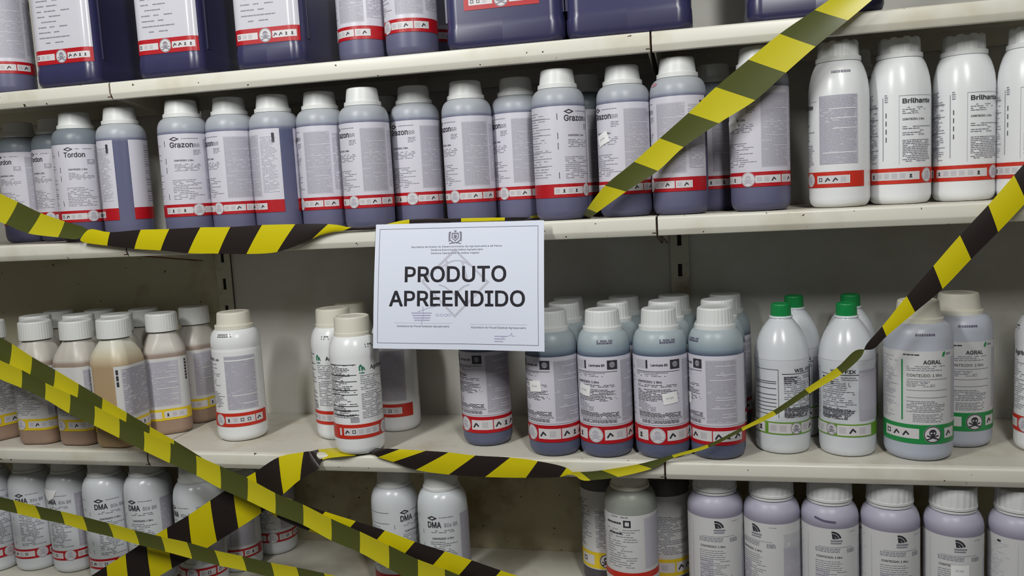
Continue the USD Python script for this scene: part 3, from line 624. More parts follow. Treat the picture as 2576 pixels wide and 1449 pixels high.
GROUPS = {'purple': 'purple liquid herbicide bottles', 'purple2': 'dim herbicide bottles of the second rank', 'white': 'white scalloped cap bottles', 'amber': 'amber bottles with yellow bands', 'grey': 'grey liquid bottles', 'green': 'green capped bottles', 'adjuvant': 'pale bottles with green bands', 'dma': 'white bottles with bold black names', 'fan': 'fan logo bottles', 'dark': 'dark bottles with yellow bands', 'slim': 'white bottles with green logo', 'tan': None, 'groove': None, 'murky': None}
BOTTLES = [
    ('purple', 1, 0.4464, 0.075, -83.0, 1.0, 'purple bottle on the top shelf showing mostly the plain red end of its label band', {}),
    ('purple', 1, 0.5386, 0.055, -61.1, 1.0, 'purple bottle on the top shelf touching the left side of the wide dark jug', {}),
    ('purple', 1, 0.5401, 0.16, -12.4, 1.0, 'purple bottle half hidden behind two others left of the wide jug', {}),
    ('purple', 1, -0.2545, 0.06, -27.4, 1.0, 'shiny lilac bottle at the left picture edge of the top shelf', {}),
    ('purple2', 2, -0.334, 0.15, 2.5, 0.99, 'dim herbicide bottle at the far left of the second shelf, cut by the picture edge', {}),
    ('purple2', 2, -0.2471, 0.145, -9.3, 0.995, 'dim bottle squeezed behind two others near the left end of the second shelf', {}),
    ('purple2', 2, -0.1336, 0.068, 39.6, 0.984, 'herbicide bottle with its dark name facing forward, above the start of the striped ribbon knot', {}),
    ('purple', 2, -0.0302, 0.058, -144.9, 0.988, 'herbicide bottle turned to show the bare dark gap between its label ends', {}),
    ('purple', 2, 0.0981, 0.056, 33.6, 1.0, 'herbicide bottle with its full product name facing forward and a white cap brightly lit', {}),
    ('purple', 2, 0.1824, 0.073, -34.3, 1.0, 'herbicide bottle just right of the one whose full name faces forward', {}),
    ('purple', 2, 0.27, 0.068, -121.9, 0.99, 'herbicide bottle with a bare vertical strip right of its label, above the sagging ribbon', {}),
    ('purple', 2, 0.3572, 0.072, -66.9, 0.985, 'herbicide bottle showing only grey text columns and no name, right of the bare strip one', {}),
    ('purple', 2, 0.4474, 0.046, -34.6, 0.972, 'herbicide bottle with the brightest square white cap left of the centre', {}),
    ('purple', 2, 0.5191, 0.1, -18.0, 0.985, 'herbicide bottle with a shaded grey cap, above the left half of the notice', {}),
    ('purple', 2, 0.6174, 0.08, -43.4, 0.977, 'herbicide bottle standing straight above the middle of the white notice', {}),
    ('purple', 2, 0.6962, 0.113, -47.7, 0.99, 'herbicide bottle set back behind the one that stands furthest forward at the notice', {}),
    ('purple', 2, 0.7778, 0.05, 53.5, 0.985, 'herbicide bottle standing furthest forward, above the right corner of the notice', {}),
    ('purple', 2, 0.8796, 0.066, -40.7, 0.984, 'herbicide bottle with a white price sticker, partly behind the lower end of the rising ribbon', {'sticker': (-0.004, 0.125, 20)}),
    ('purple', 2, 0.9656, 0.052, -93.3, 0.996, 'herbicide bottle with a reddish smudge on its shoulder, beside the shelf joint', {'smudge': 1}),
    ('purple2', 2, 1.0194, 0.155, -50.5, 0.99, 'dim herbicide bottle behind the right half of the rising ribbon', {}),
    ('purple', 2, 1.0858, 0.052, -46.3, 1.02, 'last purple herbicide bottle before the white ones, its cap crossed by the ribbon', {'sticker': (-0.014, 0.128, 15)}),
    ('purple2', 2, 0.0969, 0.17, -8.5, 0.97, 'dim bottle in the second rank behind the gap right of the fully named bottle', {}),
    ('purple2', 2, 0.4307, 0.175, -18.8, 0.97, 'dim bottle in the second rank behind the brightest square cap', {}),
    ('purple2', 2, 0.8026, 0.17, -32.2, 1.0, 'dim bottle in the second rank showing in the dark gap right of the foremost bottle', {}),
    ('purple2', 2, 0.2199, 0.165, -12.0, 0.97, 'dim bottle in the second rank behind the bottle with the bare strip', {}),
    ('white', 2, 1.2006, 0.056, -92.1, 0.972, 'white bottle with scalloped cap and no name showing, first of the white row', {}),
    ('white', 2, 1.2892, 0.076, 23.5, 0.972, 'white bottle with scalloped cap and dark name, second of the white row', {}),
    ('white', 2, 1.379, 0.084, 27.1, 0.962, 'white bottle with scalloped cap and dark name, third of the white row', {}),
    ('white', 2, 1.4601, 0.06, 1.7, 0.965, 'white bottle cut off by the right picture edge on the second shelf', {}),
    ('white', 2, 1.2354, 0.165, -68.8, 0.97, 'white bottle hidden behind the first white one, only a sliver of cap showing', {}),
    ('amber', 3, -0.3887, 0.075, 65.2, 1.0, 'amber bottle cut off by the left picture edge on the third shelf', {}),
    ('amber', 3, -0.2672, 0.062, 5.8, 1.0, 'brownish bottle with yellow band, leftmost whole one, crossed by the olive ribbons', {}),
    ('amber', 3, -0.1734, 0.06, 0.7, 1.0, 'brownish bottle second of the amber front row, with dark digits at the label edge', {}),
    ('tan', 3, -0.0835, 0.051, 178.6, 1.015, 'tan bottle with a bare strip left of its white label, behind the ribbons', {'turn': 35}),
    ('amber', 3, -0.0435, 0.138, -54.1, 1.0, 'brownish bottle with lit white cap and plain text label, right in the amber group', {'turn': 20}),
    ('amber', 3, -0.0283, 0.224, -21.0, 1.0, 'shaded brown bottle at the back right of the amber group', {}),
    ('amber', 3, -0.3393, 0.143, 22.8, 1.0, 'amber bottle standing behind the leftmost whole one', {}),
    ('amber', 3, -0.2357, 0.142, 20.5, 1.0, 'amber bottle standing behind the one with dark digits at its label edge', {}),
    ('amber', 3, -0.1436, 0.138, 18.4, 1.0, 'amber bottle standing behind the tan one', {}),
    ('amber', 3, -0.3554, 0.226, 21.5, 0.99, 'dim amber bottle at the panel, leftmost of its back rank', {}),
    ('amber', 3, -0.2543, 0.226, 19.3, 0.99, 'dim amber bottle at the panel, middle one of its back rank', {}),
    ('amber', 3, -0.148, 0.226, 16.9, 0.99, 'dim amber bottle in the back rank, beside the cap of the shaded brown one', {}),
    ('groove', 3, 0.1342, 0.106, -43.4, 1.0, 'white bottle with cream cap standing alone right of the amber group', {}),
    ('slim', 3, 0.3275, 0.123, 11.3, 1.0, 'white bottle behind the left shoulder of the one standing on the ribbon', {}),
    ('slim', 3, 0.4045, 0.033, 71.1, 0.985, 'white bottle with green logo standing on the striped ribbon at the shelf edge', {'dz': 0.0016}),
    ('slim', 3, 0.4211, 0.178, -78.5, 0.97, 'white bottle in shade under the lower left corner of the notice', {}),
    ('slim', 3, 0.3233, 0.214, -35.9, 0.99, 'dim white bottle at the back, only its cap top showing left of the notice', {}),
    ('grey', 3, 0.6178, 0.1, -32.6, 1.0, 'grey liquid bottle standing alone under the notice', {}),
    ('grey', 3, 0.747, 0.052, -36.2, 1.0, 'grey liquid bottle at the lower right corner of the notice', {'sticker': (0.004, 0.118, 5)}),
    ('grey', 3, 0.8342, 0.05, -6.8, 1.0, 'grey liquid bottle with a small price sticker at the left of its label', {'sticker': (-0.026, 0.112, -8)}),
    ('grey', 3, 0.925, 0.05, 3.4, 1.0, 'grey liquid bottle with label squarely forward and a price sticker low on it', {'sticker': (0.014, 0.1, 8)}),
    ('grey', 3, 1.0126, 0.05, -72.2, 1.0, 'grey liquid bottle with a wide grey text column, standing over the shelf joint', {'sticker': (-0.004, 0.096, 0)}),
    ('grey', 3, 0.7564, 0.14, -10.2, 1.0, 'grey liquid bottle behind the one at the corner of the notice', {}),
    ('grey', 3, 0.8419, 0.138, -13.5, 1.0, 'grey liquid bottle behind the one with a small sticker on its left', {}),
    ('grey', 3, 0.9303, 0.138, -17.0, 1.0, 'grey liquid bottle behind the one with its label squarely forward', {}),
    ('grey', 3, 1.0176, 0.138, -20.4, 1.0, 'grey liquid bottle behind the one with a wide grey column', {}),
    ('grey', 3, 0.7504, 0.2265, -10.5, 0.99, 'shaded grey bottle at the panel, leftmost of its back rank', {}),
    ('grey', 3, 0.852, 0.2258, -14.3, 0.99, 'shaded grey bottle at the panel, second of its back rank', {}),
    ('grey', 3, 0.9422, 0.2258, -17.6, 0.99, 'shaded grey bottle at the panel beside the slotted upright', {}),
    ('grey', 3, 1.0314, 0.2258, -20.9, 0.99, 'shaded grey bottle at the panel, rightmost of the back rank', {}),
    ('green', 3, 1.1151, 0.086, 55.6, 1.0, 'white bottle with green cap, left one, crossed by the thin twisted ribbon', {}),
    ('green', 3, 1.2121, 0.078, -8.4, 1.0, 'white bottle with green cap, right one, its name facing forward', {}),
    ('green', 3, 1.1435, 0.178, 14.8, 1.0, 'green capped white bottle standing behind the left front one', {}),
    ('green', 3, 1.2331, 0.178, -8.6, 1.0, 'green capped white bottle almost hidden behind the right front one', {}),
    ('adjuvant', 3, 1.3127, 0.067, -12.5, 1.0, 'pale bottle with green band and skull disc, its cap behind the ribbon', {}),
    ('adjuvant', 3, 1.3876, 0.138, -10.7, 1.0, 'pale bottle with green band set back at the right of the third shelf', {}),
    ('slim', 3, 1.5017, 0.1, -79.3, 1.0, 'white bottle at the far right edge of the third shelf, only a sliver showing', {}),
    ('dma', 4, -0.4392, 0.08, 56.1, 1.0, 'white bottle cut off by the left picture edge on the lowest shelf', {}),
    ('dma', 4, -0.3536, 0.098, 32.0, 0.97, 'white bottle with diamond logo at its left side, first whole one of the lowest shelf', {}),
    ('dma', 4, -0.2653, 0.1, 7.0, 0.97, 'white bottle with a torn white patch over its logo, second of the lowest shelf', {'patch': (-0.018, 0.172)}),
    ('dma', 4, -0.1545, 0.072, 40.0, 1.0, 'white bottle with bold black name, third of the lowest shelf, above the thin ribbon', {}),
    ('dma', 4, -0.0573, 0.068, 15.6, 1.02, 'white bottle with bold black name, fourth of the lowest shelf, left of the steep ribbon', {}),
    ('dma', 4, 0.0588, 0.052, -15.2, 1.0, 'white bottle behind the crossing of the steep and the olive ribbons', {}),
    ('dma', 4, 0.0824, 0.14, -37.5, 0.97, 'white bottle behind the steep ribbon with only a red lined band corner showing', {}),
    ('dma', 4, 0.1157, 0.2235, 0.1, 0.97, 'shaded white bottle far back, its foot standing clear below the olive ribbon', {}),
    ('dma', 4, 0.443, 0.075, 65.1, 0.97, 'white bottle with diamond logo at its right, left one of the pair below the notice', {}),
    ('dma', 4, 0.5407, 0.052, 14.9, 1.0, 'white bottle with bold black name, right one of the pair below the notice', {}),
    ('murky', 4, 0.8658, 0.075, -9.2, 1.0, 'shaded greenish bottle with square logo under the shelf joint', {}),
    ('dark', 4, 0.8101, 0.165, 27.6, 1.0, 'dark bottle with yellow band behind the left of the square logo one', {}),
    ('dark', 4, 0.9177, 0.15, -36.5, 1.0, 'dark bottle with yellow band behind the right of the square logo one', {}),
    ('fan', 4, 1.0051, 0.07, 7.1, 1.02, 'fan logo bottle, first from the left on the lowest shelf', {}),
    ('fan', 4, 1.0935, 0.062, -36.6, 1.0, 'fan logo bottle with the logo turned to the left and a grey column at right', {}),
    ('fan', 4, 1.1809, 0.056, 5.8, 0.99, 'fan logo bottle with a dark ink smear across its purple shoulder', {'smear': 1}),
    ('fan', 4, 1.2688, 0.052, 13.1, 0.985, 'fan logo bottle, fourth from the left, its logo turned to the right', {}),
    ('fan', 4, 1.3585, 0.05, -0.5, 0.965, 'fan logo bottle with a white sticker over its text block', {'sticker': (0.0, 0.118, 0)}),
    ('fan', 4, 1.449, 0.05, 42.0, 0.96, 'fan logo bottle cut off at the right picture edge of the lowest shelf', {}),
]
ZS = {1: Z1, 2: Z2, 3: Z3, 4: Z4}
FIRST = {}
for kind, lev, X, Y, rot, sc, label, ex in BOTTLES:
    p = thing('chemical_bottle', (X, Y, ZS[lev] + ex.get('dz', 0.0) + 0.0002), rot, label, 'bottle', GROUPS[kind], scale=sc)
    prim = stage.GetPrimAtPath(p)
    if kind not in FIRST:
        FIRST[kind] = p; build_bottle(p, kind)
    else:
        prim.GetReferences().AddInternalReference(Sdf.Path(FIRST[kind]))
        if not any(k in ex for k in ('sticker', 'smudge', 'smear', 'patch')): prim.SetInstanceable(True)
    bottle_extras(p, kind, ex)

# ------------------------------------------------------------------ dark five litre jugs on the top shelf
def jug(loc, rz, wide, label):
    p = thing('jug', loc, rz, label, 'jug', 'dark jugs on the top shelf')
    w, d = (.190, .128) if wide else (.128, .190)
    prof = [(0, .90), (.002, .95), (.006, .98), (.012, 1), (.030, 1), (.034, .985), (.040, .985), (.10, .985), (.225, .985), (.235, 1), (.245, .97), (.256, .88, .1), (.266, .72, .35), (.274, .52, .8), (.280, .36, 1), (.296, .36, 1)]
    s = Surf(w, d, .022, prof)
    part(p, 'body', s.body(96), 'jug_navy', smooth=True)
    cap_on(p, .285, .312, .0275, .0262, 'cap_white', ring=(.0290, .281, .286), ribs=30)
    a = np.linspace(0.15, math.pi - 0.15, 17)
    path = np.stack([np.zeros(17), .055 * np.cos(a), .243 + .050 * np.sin(a)], 1) + [0.0, .012, 0]
    if wide: path = path[:, [1, 0, 2]]
    hm = []
    for q0, q1 in zip(path[:-1], path[1:]):
        hm.append(trimesh.creation.cylinder(.0085, segment=[q0 - (q1 - q0) * .06, q1 + (q1 - q0) * .06], sections=12))
    part(p, 'handle', [trimesh.util.concatenate(hm)], 'jug_navy', smooth=True)
    for sx in (-1, 1):        # moulded ribs at the corners of the side faces
        for k in (0.34,):
            xx = sx * (w / 2 * .985 + .0004)
            part(p, 'side_rib', bx(xx - .0016, xx + .0016, -d * k - .004, -d * k + .004, .045, .215), 'jug_navy')
    rng = random.Random(11 if wide else 12)
    L = Label(s); hw = .062 if not wide else .061
    lz = .040 if not wide else .058
    lab = part(p, 'paper_label', s.rect(-hw, hw, lz, .215, .0005, .0015), 'label_gloss', smooth=True)
    L.rect('hazard_band', 'band_red', -hw, hw, lz, lz + .025, .0007)
    pictos(L, -hw + .008, -.014, lz + .007, lz + .018, rng); pictos(L, .013, hw - .006, lz + .007, lz + .018, rng)
    disc(L, 0, lz + .0125, .0115)
    L.rects('small_print', 'ink_grey', words(-hw + .02, hw - .03, lz + .030, .150, .009, .0018, rng, .75, .5, (.003, .012)))
    L.write(lab)
    return p
jug((-.096, .102, Z1 + .0002), 0, False, 'dark jug with white label, leftmost on the top shelf')
jug((.112, .102, Z1 + .0002), 0, False, 'dark jug with white label, second from the left on the top shelf')
jug((.300, .102, Z1 + .0002), 0, False, 'dark jug with white label, just left of the two purple bottles')
jug((.703, .072, Z1 + .0002), 0, True, 'wide dark jug right of the two purple bottles')
jug((.896, .072, Z1 + .0002), 0, True, 'wide dark jug standing over the shelf joint')
jug((1.165, .075, Z1 + .0002), 0, True, 'wide dark jug behind the upper end of the rising ribbon')

# ------------------------------------------------------------------ barrier tapes: (stripe phase, edge A, edge B) stations
TAPES = {
    'A': [
        (-5.5, -0.8567, -0.01, 0.3014, -0.8224, -0.01, 0.3457),
        (-5.0, -0.7963, -0.01, 0.2757, -0.7627, -0.01, 0.3199),
        (-4.5, -0.7367, -0.01, 0.2503, -0.7038, -0.01, 0.2945),
        (-4.0, -0.6778, -0.01, 0.2252, -0.6456, -0.01, 0.2693),
        (-3.5, -0.6197, -0.01, 0.2005, -0.5881, -0.01, 0.2445),
        (-3.0, -0.5624, -0.01, 0.1761, -0.5314, -0.01, 0.22),
        (-2.5, -0.5058, -0.01, 0.152, -0.4754, -0.01, 0.1958),
        (-2.0, -0.4499, -0.01, 0.1282, -0.4201, -0.01, 0.1719),
        (-1.5, -0.3947, -0.01, 0.1047, -0.3655, -0.01, 0.1483),
        (-1, -0.3401, -0.01, 0.0815, -0.3115, -0.01, 0.125),
        (-0.5, -0.2843, -0.012, 0.0586, -0.2563, -0.012, 0.1019),
        (0, -0.2341, -0.014, 0.0391, -0.2021, -0.014, 0.0777),
        (0.5, -0.1879, -0.014, 0.0206, -0.1561, -0.014, 0.0556),
        (1, -0.1269, -0.013, 0.011, -0.1092, -0.013, 0.0386),
        (1.45, -0.0869, -0.012, 0.0065, -0.0651, -0.012, 0.0225),
        (1.55, -0.0585, -0.014, 0.0224, -0.0799, -0.014, 0.0028),
        (2, -0.0195, -0.012, 0.0157, -0.0281, -0.012, -0.0078),
        (2.5, 0.0416, -0.011, 0.0173, 0.025, -0.011, -0.0155),
        (3, 0.0982, -0.011, 0.0163, 0.0769, -0.011, -0.0202),
        (3.5, 0.1585, -0.011, 0.0165, 0.13, -0.011, -0.0269),
        (4, 0.2156, -0.011, 0.0148, 0.1881, -0.011, -0.0297),
        (4.5, 0.2749, -0.011, 0.0156, 0.2414, -0.011, -0.0322),
        (5, 0.3362, -0.011, 0.0143, 0.2986, -0.011, -0.0309),
        (5.4, 0.3814, -0.011, 0.013, 0.3494, -0.011, -0.0168),
        (5.65, 0.4114, -0.009, 0.0096, 0.3832, -0.009, -0.005),
        (6, 0.4337, -0.006, 0.0046, 0.4177, -0.006, -0.0007),
        (6.5, 0.479, -0.004, 0.0045, 0.4786, -0.004, -0.0007),
        (7, 0.5343, -0.003, 0.013, 0.5339, -0.003, 0.0066),
        (7.5, 0.6213, -0.002, 0.011, 0.621, -0.002, 0.0053),
        (8, 0.6928, 0.0, 0.009, 0.6925, 0.0, 0.004),
        (8.4, 0.719, 0.028, 0.0067, 0.7188, 0.028, 0.0029),
        (8.6, 0.7251, 0.078, 0.0038, 0.7253, 0.078, 0.0078),
        (8.8, 0.7549, 0.118, 0.0009, 0.7552, 0.118, 0.0056),
        (9, 0.7929, 0.115, -0.0007, 0.7911, 0.115, 0.0041),
        (9.25, 0.8213, 0.04, -0.0003, 0.8113, 0.04, 0.004),
        (9.5, 0.8385, 0.008, 0.0095, 0.8233, 0.008, 0.0164),
        (10, 0.8861, -0.008, 0.0398, 0.8545, -0.008, 0.0505),
        (10.5, 0.935, -0.012, 0.0682, 0.9, -0.012, 0.0838),
        (11, 0.974, -0.015, 0.1009, 0.9397, -0.015, 0.116),
        (11.5, 1.0251, -0.018, 0.132, 0.9824, -0.018, 0.1499),
        (12, 1.077, -0.02, 0.161, 1.0225, -0.02, 0.1838),
        (12.5, 1.1195, -0.022, 0.196, 1.0687, -0.022, 0.2185),
        (13, 1.1598, -0.024, 0.2285, 1.1121, -0.024, 0.2503),
        (13.5, 1.2023, -0.026, 0.2599, 1.1586, -0.026, 0.2781),
        (14, 1.243, -0.026, 0.2911, 1.2042, -0.026, 0.3056),
        (14.5, 1.2834, -0.026, 0.322, 1.2483, -0.026, 0.3342),
        (15.0, 1.3229, -0.026, 0.3523, 1.2913, -0.026, 0.3621),
        (15.5, 1.3616, -0.026, 0.3819, 1.3335, -0.026, 0.3894),
        (16.0, 1.3994, -0.026, 0.4109, 1.3747, -0.026, 0.416),
    ],
    'B': [
        (-1.0, -0.2378, -0.028, -0.6833, -0.2372, -0.028, -0.7652),
        (-0.5, -0.1872, -0.028, -0.6535, -0.1864, -0.028, -0.7345),
        (0, -0.1376, -0.028, -0.6243, -0.1364, -0.028, -0.7044),
        (0.5, -0.0888, -0.028, -0.5955, -0.0874, -0.028, -0.6747),
        (1, -0.0454, -0.028, -0.5706, -0.0438, -0.028, -0.649),
        (1.5, 0.0009, -0.028, -0.5428, 0.0028, -0.028, -0.6197),
        (2, 0.0462, -0.028, -0.5171, 0.0483, -0.028, -0.5931),
        (2.5, 0.0924, -0.028, -0.4917, 0.0946, -0.028, -0.5684),
        (3, 0.1389, -0.028, -0.4631, 0.1445, -0.028, -0.5385),
        (3.5, 0.1853, -0.028, -0.435, 0.1893, -0.028, -0.5121),
        (4, 0.2259, -0.018, -0.4123, 0.2308, -0.018, -0.4863),
        (4.5, 0.2696, -0.012, -0.387, 0.2783, -0.022, -0.4495),
        (5, 0.3147, -0.006, -0.3788, 0.3089, -0.016, -0.4252),
        (5.25, 0.328, -0.004, -0.3778, 0.3431, -0.014, -0.406),
        (5.5, 0.3256, 0.0261, -0.3844, 0.3478, -0.003, -0.3933),
        (5.75, 0.3495, 0.0367, -0.3844, 0.3846, -0.0108, -0.3844),
        (6.0, 0.3796, 0.0406, -0.3844, 0.4095, -0.0027, -0.3844),
        (6.2, 0.4126, 0.0425, -0.3844, 0.4272, 0.0071, -0.3844),
        (6.3, 0.4595, -0.004, -0.3706, 0.4417, -0.004, -0.3785),
        (6.5, 0.4909, -0.006, -0.3708, 0.4513, -0.006, -0.3853),
        (7, 0.5376, -0.007, -0.3724, 0.4784, -0.007, -0.3928),
        (7.5, 0.5773, -0.008, -0.3741, 0.5182, -0.008, -0.4054),
        (8, 0.6235, -0.008, -0.3786, 0.5756, -0.008, -0.4122),
        (8.5, 0.6819, -0.008, -0.3808, 0.6377, -0.008, -0.4147),
        (9, 0.7279, -0.008, -0.3859, 0.7066, -0.008, -0.4143),
        (9.5, 0.7743, -0.008, -0.3961, 0.7625, -0.008, -0.4116),
        (9.8, 0.7974, -0.009, -0.415, 0.7838, -0.009, -0.4028),
        (10.1, 0.8217, -0.009, -0.4143, 0.8031, -0.009, -0.4017),
        (10.5, 0.8566, -0.008, -0.4092, 0.8305, -0.008, -0.3988),
        (11, 0.9101, -0.007, -0.3947, 0.8886, -0.007, -0.388),
        (11.5, 0.9444, -0.006, -0.3769, 0.9415, -0.006, -0.3725),
        (12, 0.9981, -0.007, -0.3591, 0.9964, -0.007, -0.3541),
        (12.5, 1.049, -0.008, -0.3317, 1.0474, -0.008, -0.3268),
        (13, 1.0987, -0.01, -0.3053, 1.0942, -0.01, -0.2992),
        (13.5, 1.1461, -0.012, -0.2723, 1.14, -0.012, -0.2657),
        (14, 1.1922, -0.014, -0.2419, 1.1846, -0.014, -0.233),
        (14.2, 1.218, -0.015, -0.217, 1.2104, -0.015, -0.2075),
        (14.32, 1.2255, -0.016, -0.1981, 1.2341, -0.016, -0.2052),
        (14.5, 1.2466, -0.017, -0.172, 1.2522, -0.017, -0.1866),
        (15, 1.2789, -0.019, -0.1286, 1.2899, -0.019, -0.1517),
        (15.5, 1.3133, -0.021, -0.0863, 1.3252, -0.021, -0.1193),
        (16, 1.3468, -0.023, -0.0444, 1.3611, -0.023, -0.0782),
        (16.5, 1.3815, -0.025, -0.0041, 1.3942, -0.025, -0.0418),
        (17, 1.4125, -0.027, 0.0348, 1.428, -0.027, -0.002),
        (17.5, 1.444, -0.028, 0.0733, 1.4608, -0.028, 0.0405),
        (18, 1.4768, -0.03, 0.1103, 1.4924, -0.03, 0.0806),
        (18.5, 1.5097, -0.03, 0.1465, 1.5241, -0.03, 0.1198),
        (19.0, 1.5419, -0.03, 0.182, 1.5552, -0.03, 0.1581),
        (19.5, 1.5734, -0.03, 0.2168, 1.5856, -0.03, 0.1958),
        (20.0, 1.6043, -0.03, 0.251, 1.6154, -0.03, 0.2326),
    ],
    'C': [
        (-5.5, -0.7748, -0.056, 0.0448, -0.7781, -0.056, 0.073),
        (-5.0, -0.7198, -0.056, 0.0153, -0.722, -0.056, 0.0441),
        (-4.5, -0.6654, -0.056, -0.0137, -0.6666, -0.056, 0.0156),
        (-4.0, -0.6117, -0.056, -0.0425, -0.6119, -0.056, -0.0125),
        (-3.5, -0.5585, -0.056, -0.0709, -0.5578, -0.056, -0.0403),
        (-3.0, -0.5059, -0.056, -0.099, -0.5043, -0.056, -0.0678),
        (-2.5, -0.454, -0.056, -0.1268, -0.4515, -0.056, -0.095),
        (-2.0, -0.4026, -0.056, -0.1543, -0.3992, -0.056, -0.1219),
        (-1.5, -0.3517, -0.056, -0.1815, -0.3475, -0.056, -0.1485),
        (-1.0, -0.3014, -0.056, -0.2084, -0.2964, -0.056, -0.1748),
        (-0.5, -0.2517, -0.056, -0.2351, -0.2459, -0.056, -0.2008),
        (0.0, -0.2015, -0.056, -0.2541, -0.1961, -0.056, -0.2214),
        (0.5, -0.1546, -0.056, -0.2743, -0.1498, -0.056, -0.2447),
        (1.0, -0.1073, -0.056, -0.3002, -0.1003, -0.056, -0.2655),
        (1.5, -0.0591, -0.056, -0.3214, -0.0531, -0.056, -0.2861),
        (2.0, -0.0101, -0.056, -0.3438, -0.0059, -0.056, -0.3087),
        (2.5, 0.0368, -0.056, -0.3659, 0.0409, -0.056, -0.3309),
        (3.0, 0.0857, -0.056, -0.3871, 0.0912, -0.056, -0.3508),
        (3.5, 0.1355, -0.056, -0.4079, 0.1384, -0.056, -0.3725),
        (4.0, 0.1806, -0.056, -0.4308, 0.1825, -0.056, -0.3899),
        (4.5, 0.2287, -0.056, -0.4497, 0.2332, -0.056, -0.4104),
        (5.0, 0.2795, -0.056, -0.4719, 0.2822, -0.056, -0.4348),
        (5.5, 0.3294, -0.056, -0.4896, 0.3318, -0.056, -0.4534),
        (6.0, 0.3787, -0.056, -0.5146, 0.3811, -0.056, -0.4765),
        (6.5, 0.4279, -0.056, -0.5332, 0.4307, -0.056, -0.4966),
        (7.0, 0.478, -0.056, -0.559, 0.4802, -0.056, -0.5184),
        (7.5, 0.5262, -0.056, -0.5831, 0.5292, -0.056, -0.54),
        (8.0, 0.5718, -0.056, -0.5976, 0.5745, -0.056, -0.5547),
        (8.5, 0.6185, -0.056, -0.6166, 0.6211, -0.056, -0.5725),
        (9.0, 0.6646, -0.056, -0.6353, 0.6672, -0.056, -0.59),
        (9.5, 0.7102, -0.056, -0.6537, 0.7126, -0.056, -0.6074),
        (10.0, 0.7553, -0.056, -0.672, 0.7575, -0.056, -0.6245),
        (10.5, 0.7997, -0.056, -0.69, 0.8019, -0.056, -0.6414),
    ],
    'E': [
        (-5.0, -0.7364, -0.046, 0.0813, -0.7219, -0.046, 0.1212),
        (-4.5, -0.6884, -0.046, 0.0527, -0.6742, -0.046, 0.0926),
        (-4.0, -0.6408, -0.046, 0.0245, -0.6269, -0.046, 0.0643),
        (-3.5, -0.5937, -0.046, -0.0035, -0.5801, -0.046, 0.0363),
        (-3.0, -0.547, -0.046, -0.0313, -0.5337, -0.046, 0.0085),
        (-2.5, -0.5008, -0.046, -0.0587, -0.4877, -0.046, -0.019),
        (-2.0, -0.455, -0.046, -0.0859, -0.4422, -0.046, -0.0463),
        (-1.5, -0.4096, -0.046, -0.1129, -0.3971, -0.046, -0.0733),
        (-1.0, -0.3647, -0.046, -0.1396, -0.3524, -0.046, -0.1001),
        (-0.5, -0.3201, -0.046, -0.1661, -0.3081, -0.046, -0.1266),
        (0.0, -0.276, -0.046, -0.1923, -0.2642, -0.046, -0.1529),
        (0.5, -0.2318, -0.046, -0.2146, -0.2202, -0.046, -0.1753),
        (1.0, -0.1916, -0.046, -0.2389, -0.1804, -0.046, -0.1997),
        (1.5, -0.146, -0.046, -0.263, -0.135, -0.046, -0.2238),
        (2.0, -0.1001, -0.046, -0.2883, -0.0894, -0.046, -0.2492),
        (2.5, -0.054, -0.046, -0.314, -0.0435, -0.046, -0.275),
        (3.0, -0.0076, -0.046, -0.3395, 0.0027, -0.046, -0.3006),
        (3.5, 0.0361, -0.046, -0.364, 0.0461, -0.046, -0.3252),
        (4.0, 0.0817, -0.046, -0.3883, 0.0915, -0.046, -0.3496),
        (4.5, 0.1343, -0.046, -0.4014, 0.1413, -0.046, -0.3785),
        (5.1, 0.201, -0.046, -0.4246, 0.2019, -0.046, -0.4161),
        (5.5, 0.2384, -0.046, -0.4292, 0.2295, -0.046, -0.4436),
        (6, 0.3073, -0.046, -0.4496, 0.2748, -0.046, -0.4809),
        (6.5, 0.3663, -0.046, -0.4685, 0.3327, -0.046, -0.5033),
        (7.0, 0.4204, -0.046, -0.4832, 0.3875, -0.046, -0.5178),
        (7.5, 0.4709, -0.046, -0.4974, 0.4387, -0.046, -0.5319),
        (8.0, 0.5226, -0.046, -0.5147, 0.491, -0.046, -0.5491),
        (8.5, 0.5731, -0.046, -0.5288, 0.5421, -0.046, -0.563),
        (9.0, 0.6182, -0.046, -0.5419, 0.5877, -0.046, -0.576),
        (9.5, 0.6659, -0.046, -0.5566, 0.6361, -0.046, -0.5906),
        (10.0, 0.7144, -0.046, -0.5708, 0.6851, -0.046, -0.6047),
        (10.5, 0.7621, -0.046, -0.5861, 0.7334, -0.046, -0.6199),
        (11.0, 0.8092, -0.046, -0.6012, 0.781, -0.046, -0.6348),
        (11.5, 0.8556, -0.046, -0.6161, 0.828, -0.046, -0.6496),
        (12.0, 0.9015, -0.046, -0.6308, 0.8743, -0.046, -0.6642),
        (12.5, 0.9467, -0.046, -0.6453, 0.9201, -0.046, -0.6786),
    ],
    'D': [
        (-5.0, -0.7897, -0.06, -0.3826, -0.8033, -0.06, -0.3644),
        (-4.5, -0.7367, -0.06, -0.3929, -0.749, -0.06, -0.3739),
        (-4.0, -0.6843, -0.06, -0.4029, -0.6954, -0.06, -0.3833),
        (-3.5, -0.6327, -0.06, -0.4129, -0.6426, -0.06, -0.3926),
        (-3.0, -0.5817, -0.06, -0.4227, -0.5904, -0.06, -0.4017),
        (-2.5, -0.5314, -0.06, -0.4324, -0.539, -0.06, -0.4107),
        (-2.0, -0.4817, -0.06, -0.442, -0.4882, -0.06, -0.4196),
        (-1.5, -0.4326, -0.06, -0.4515, -0.4381, -0.06, -0.4284),
        (-1.0, -0.3841, -0.06, -0.4608, -0.3886, -0.06, -0.4371),
        (-0.5, -0.3363, -0.06, -0.47, -0.3398, -0.06, -0.4457),
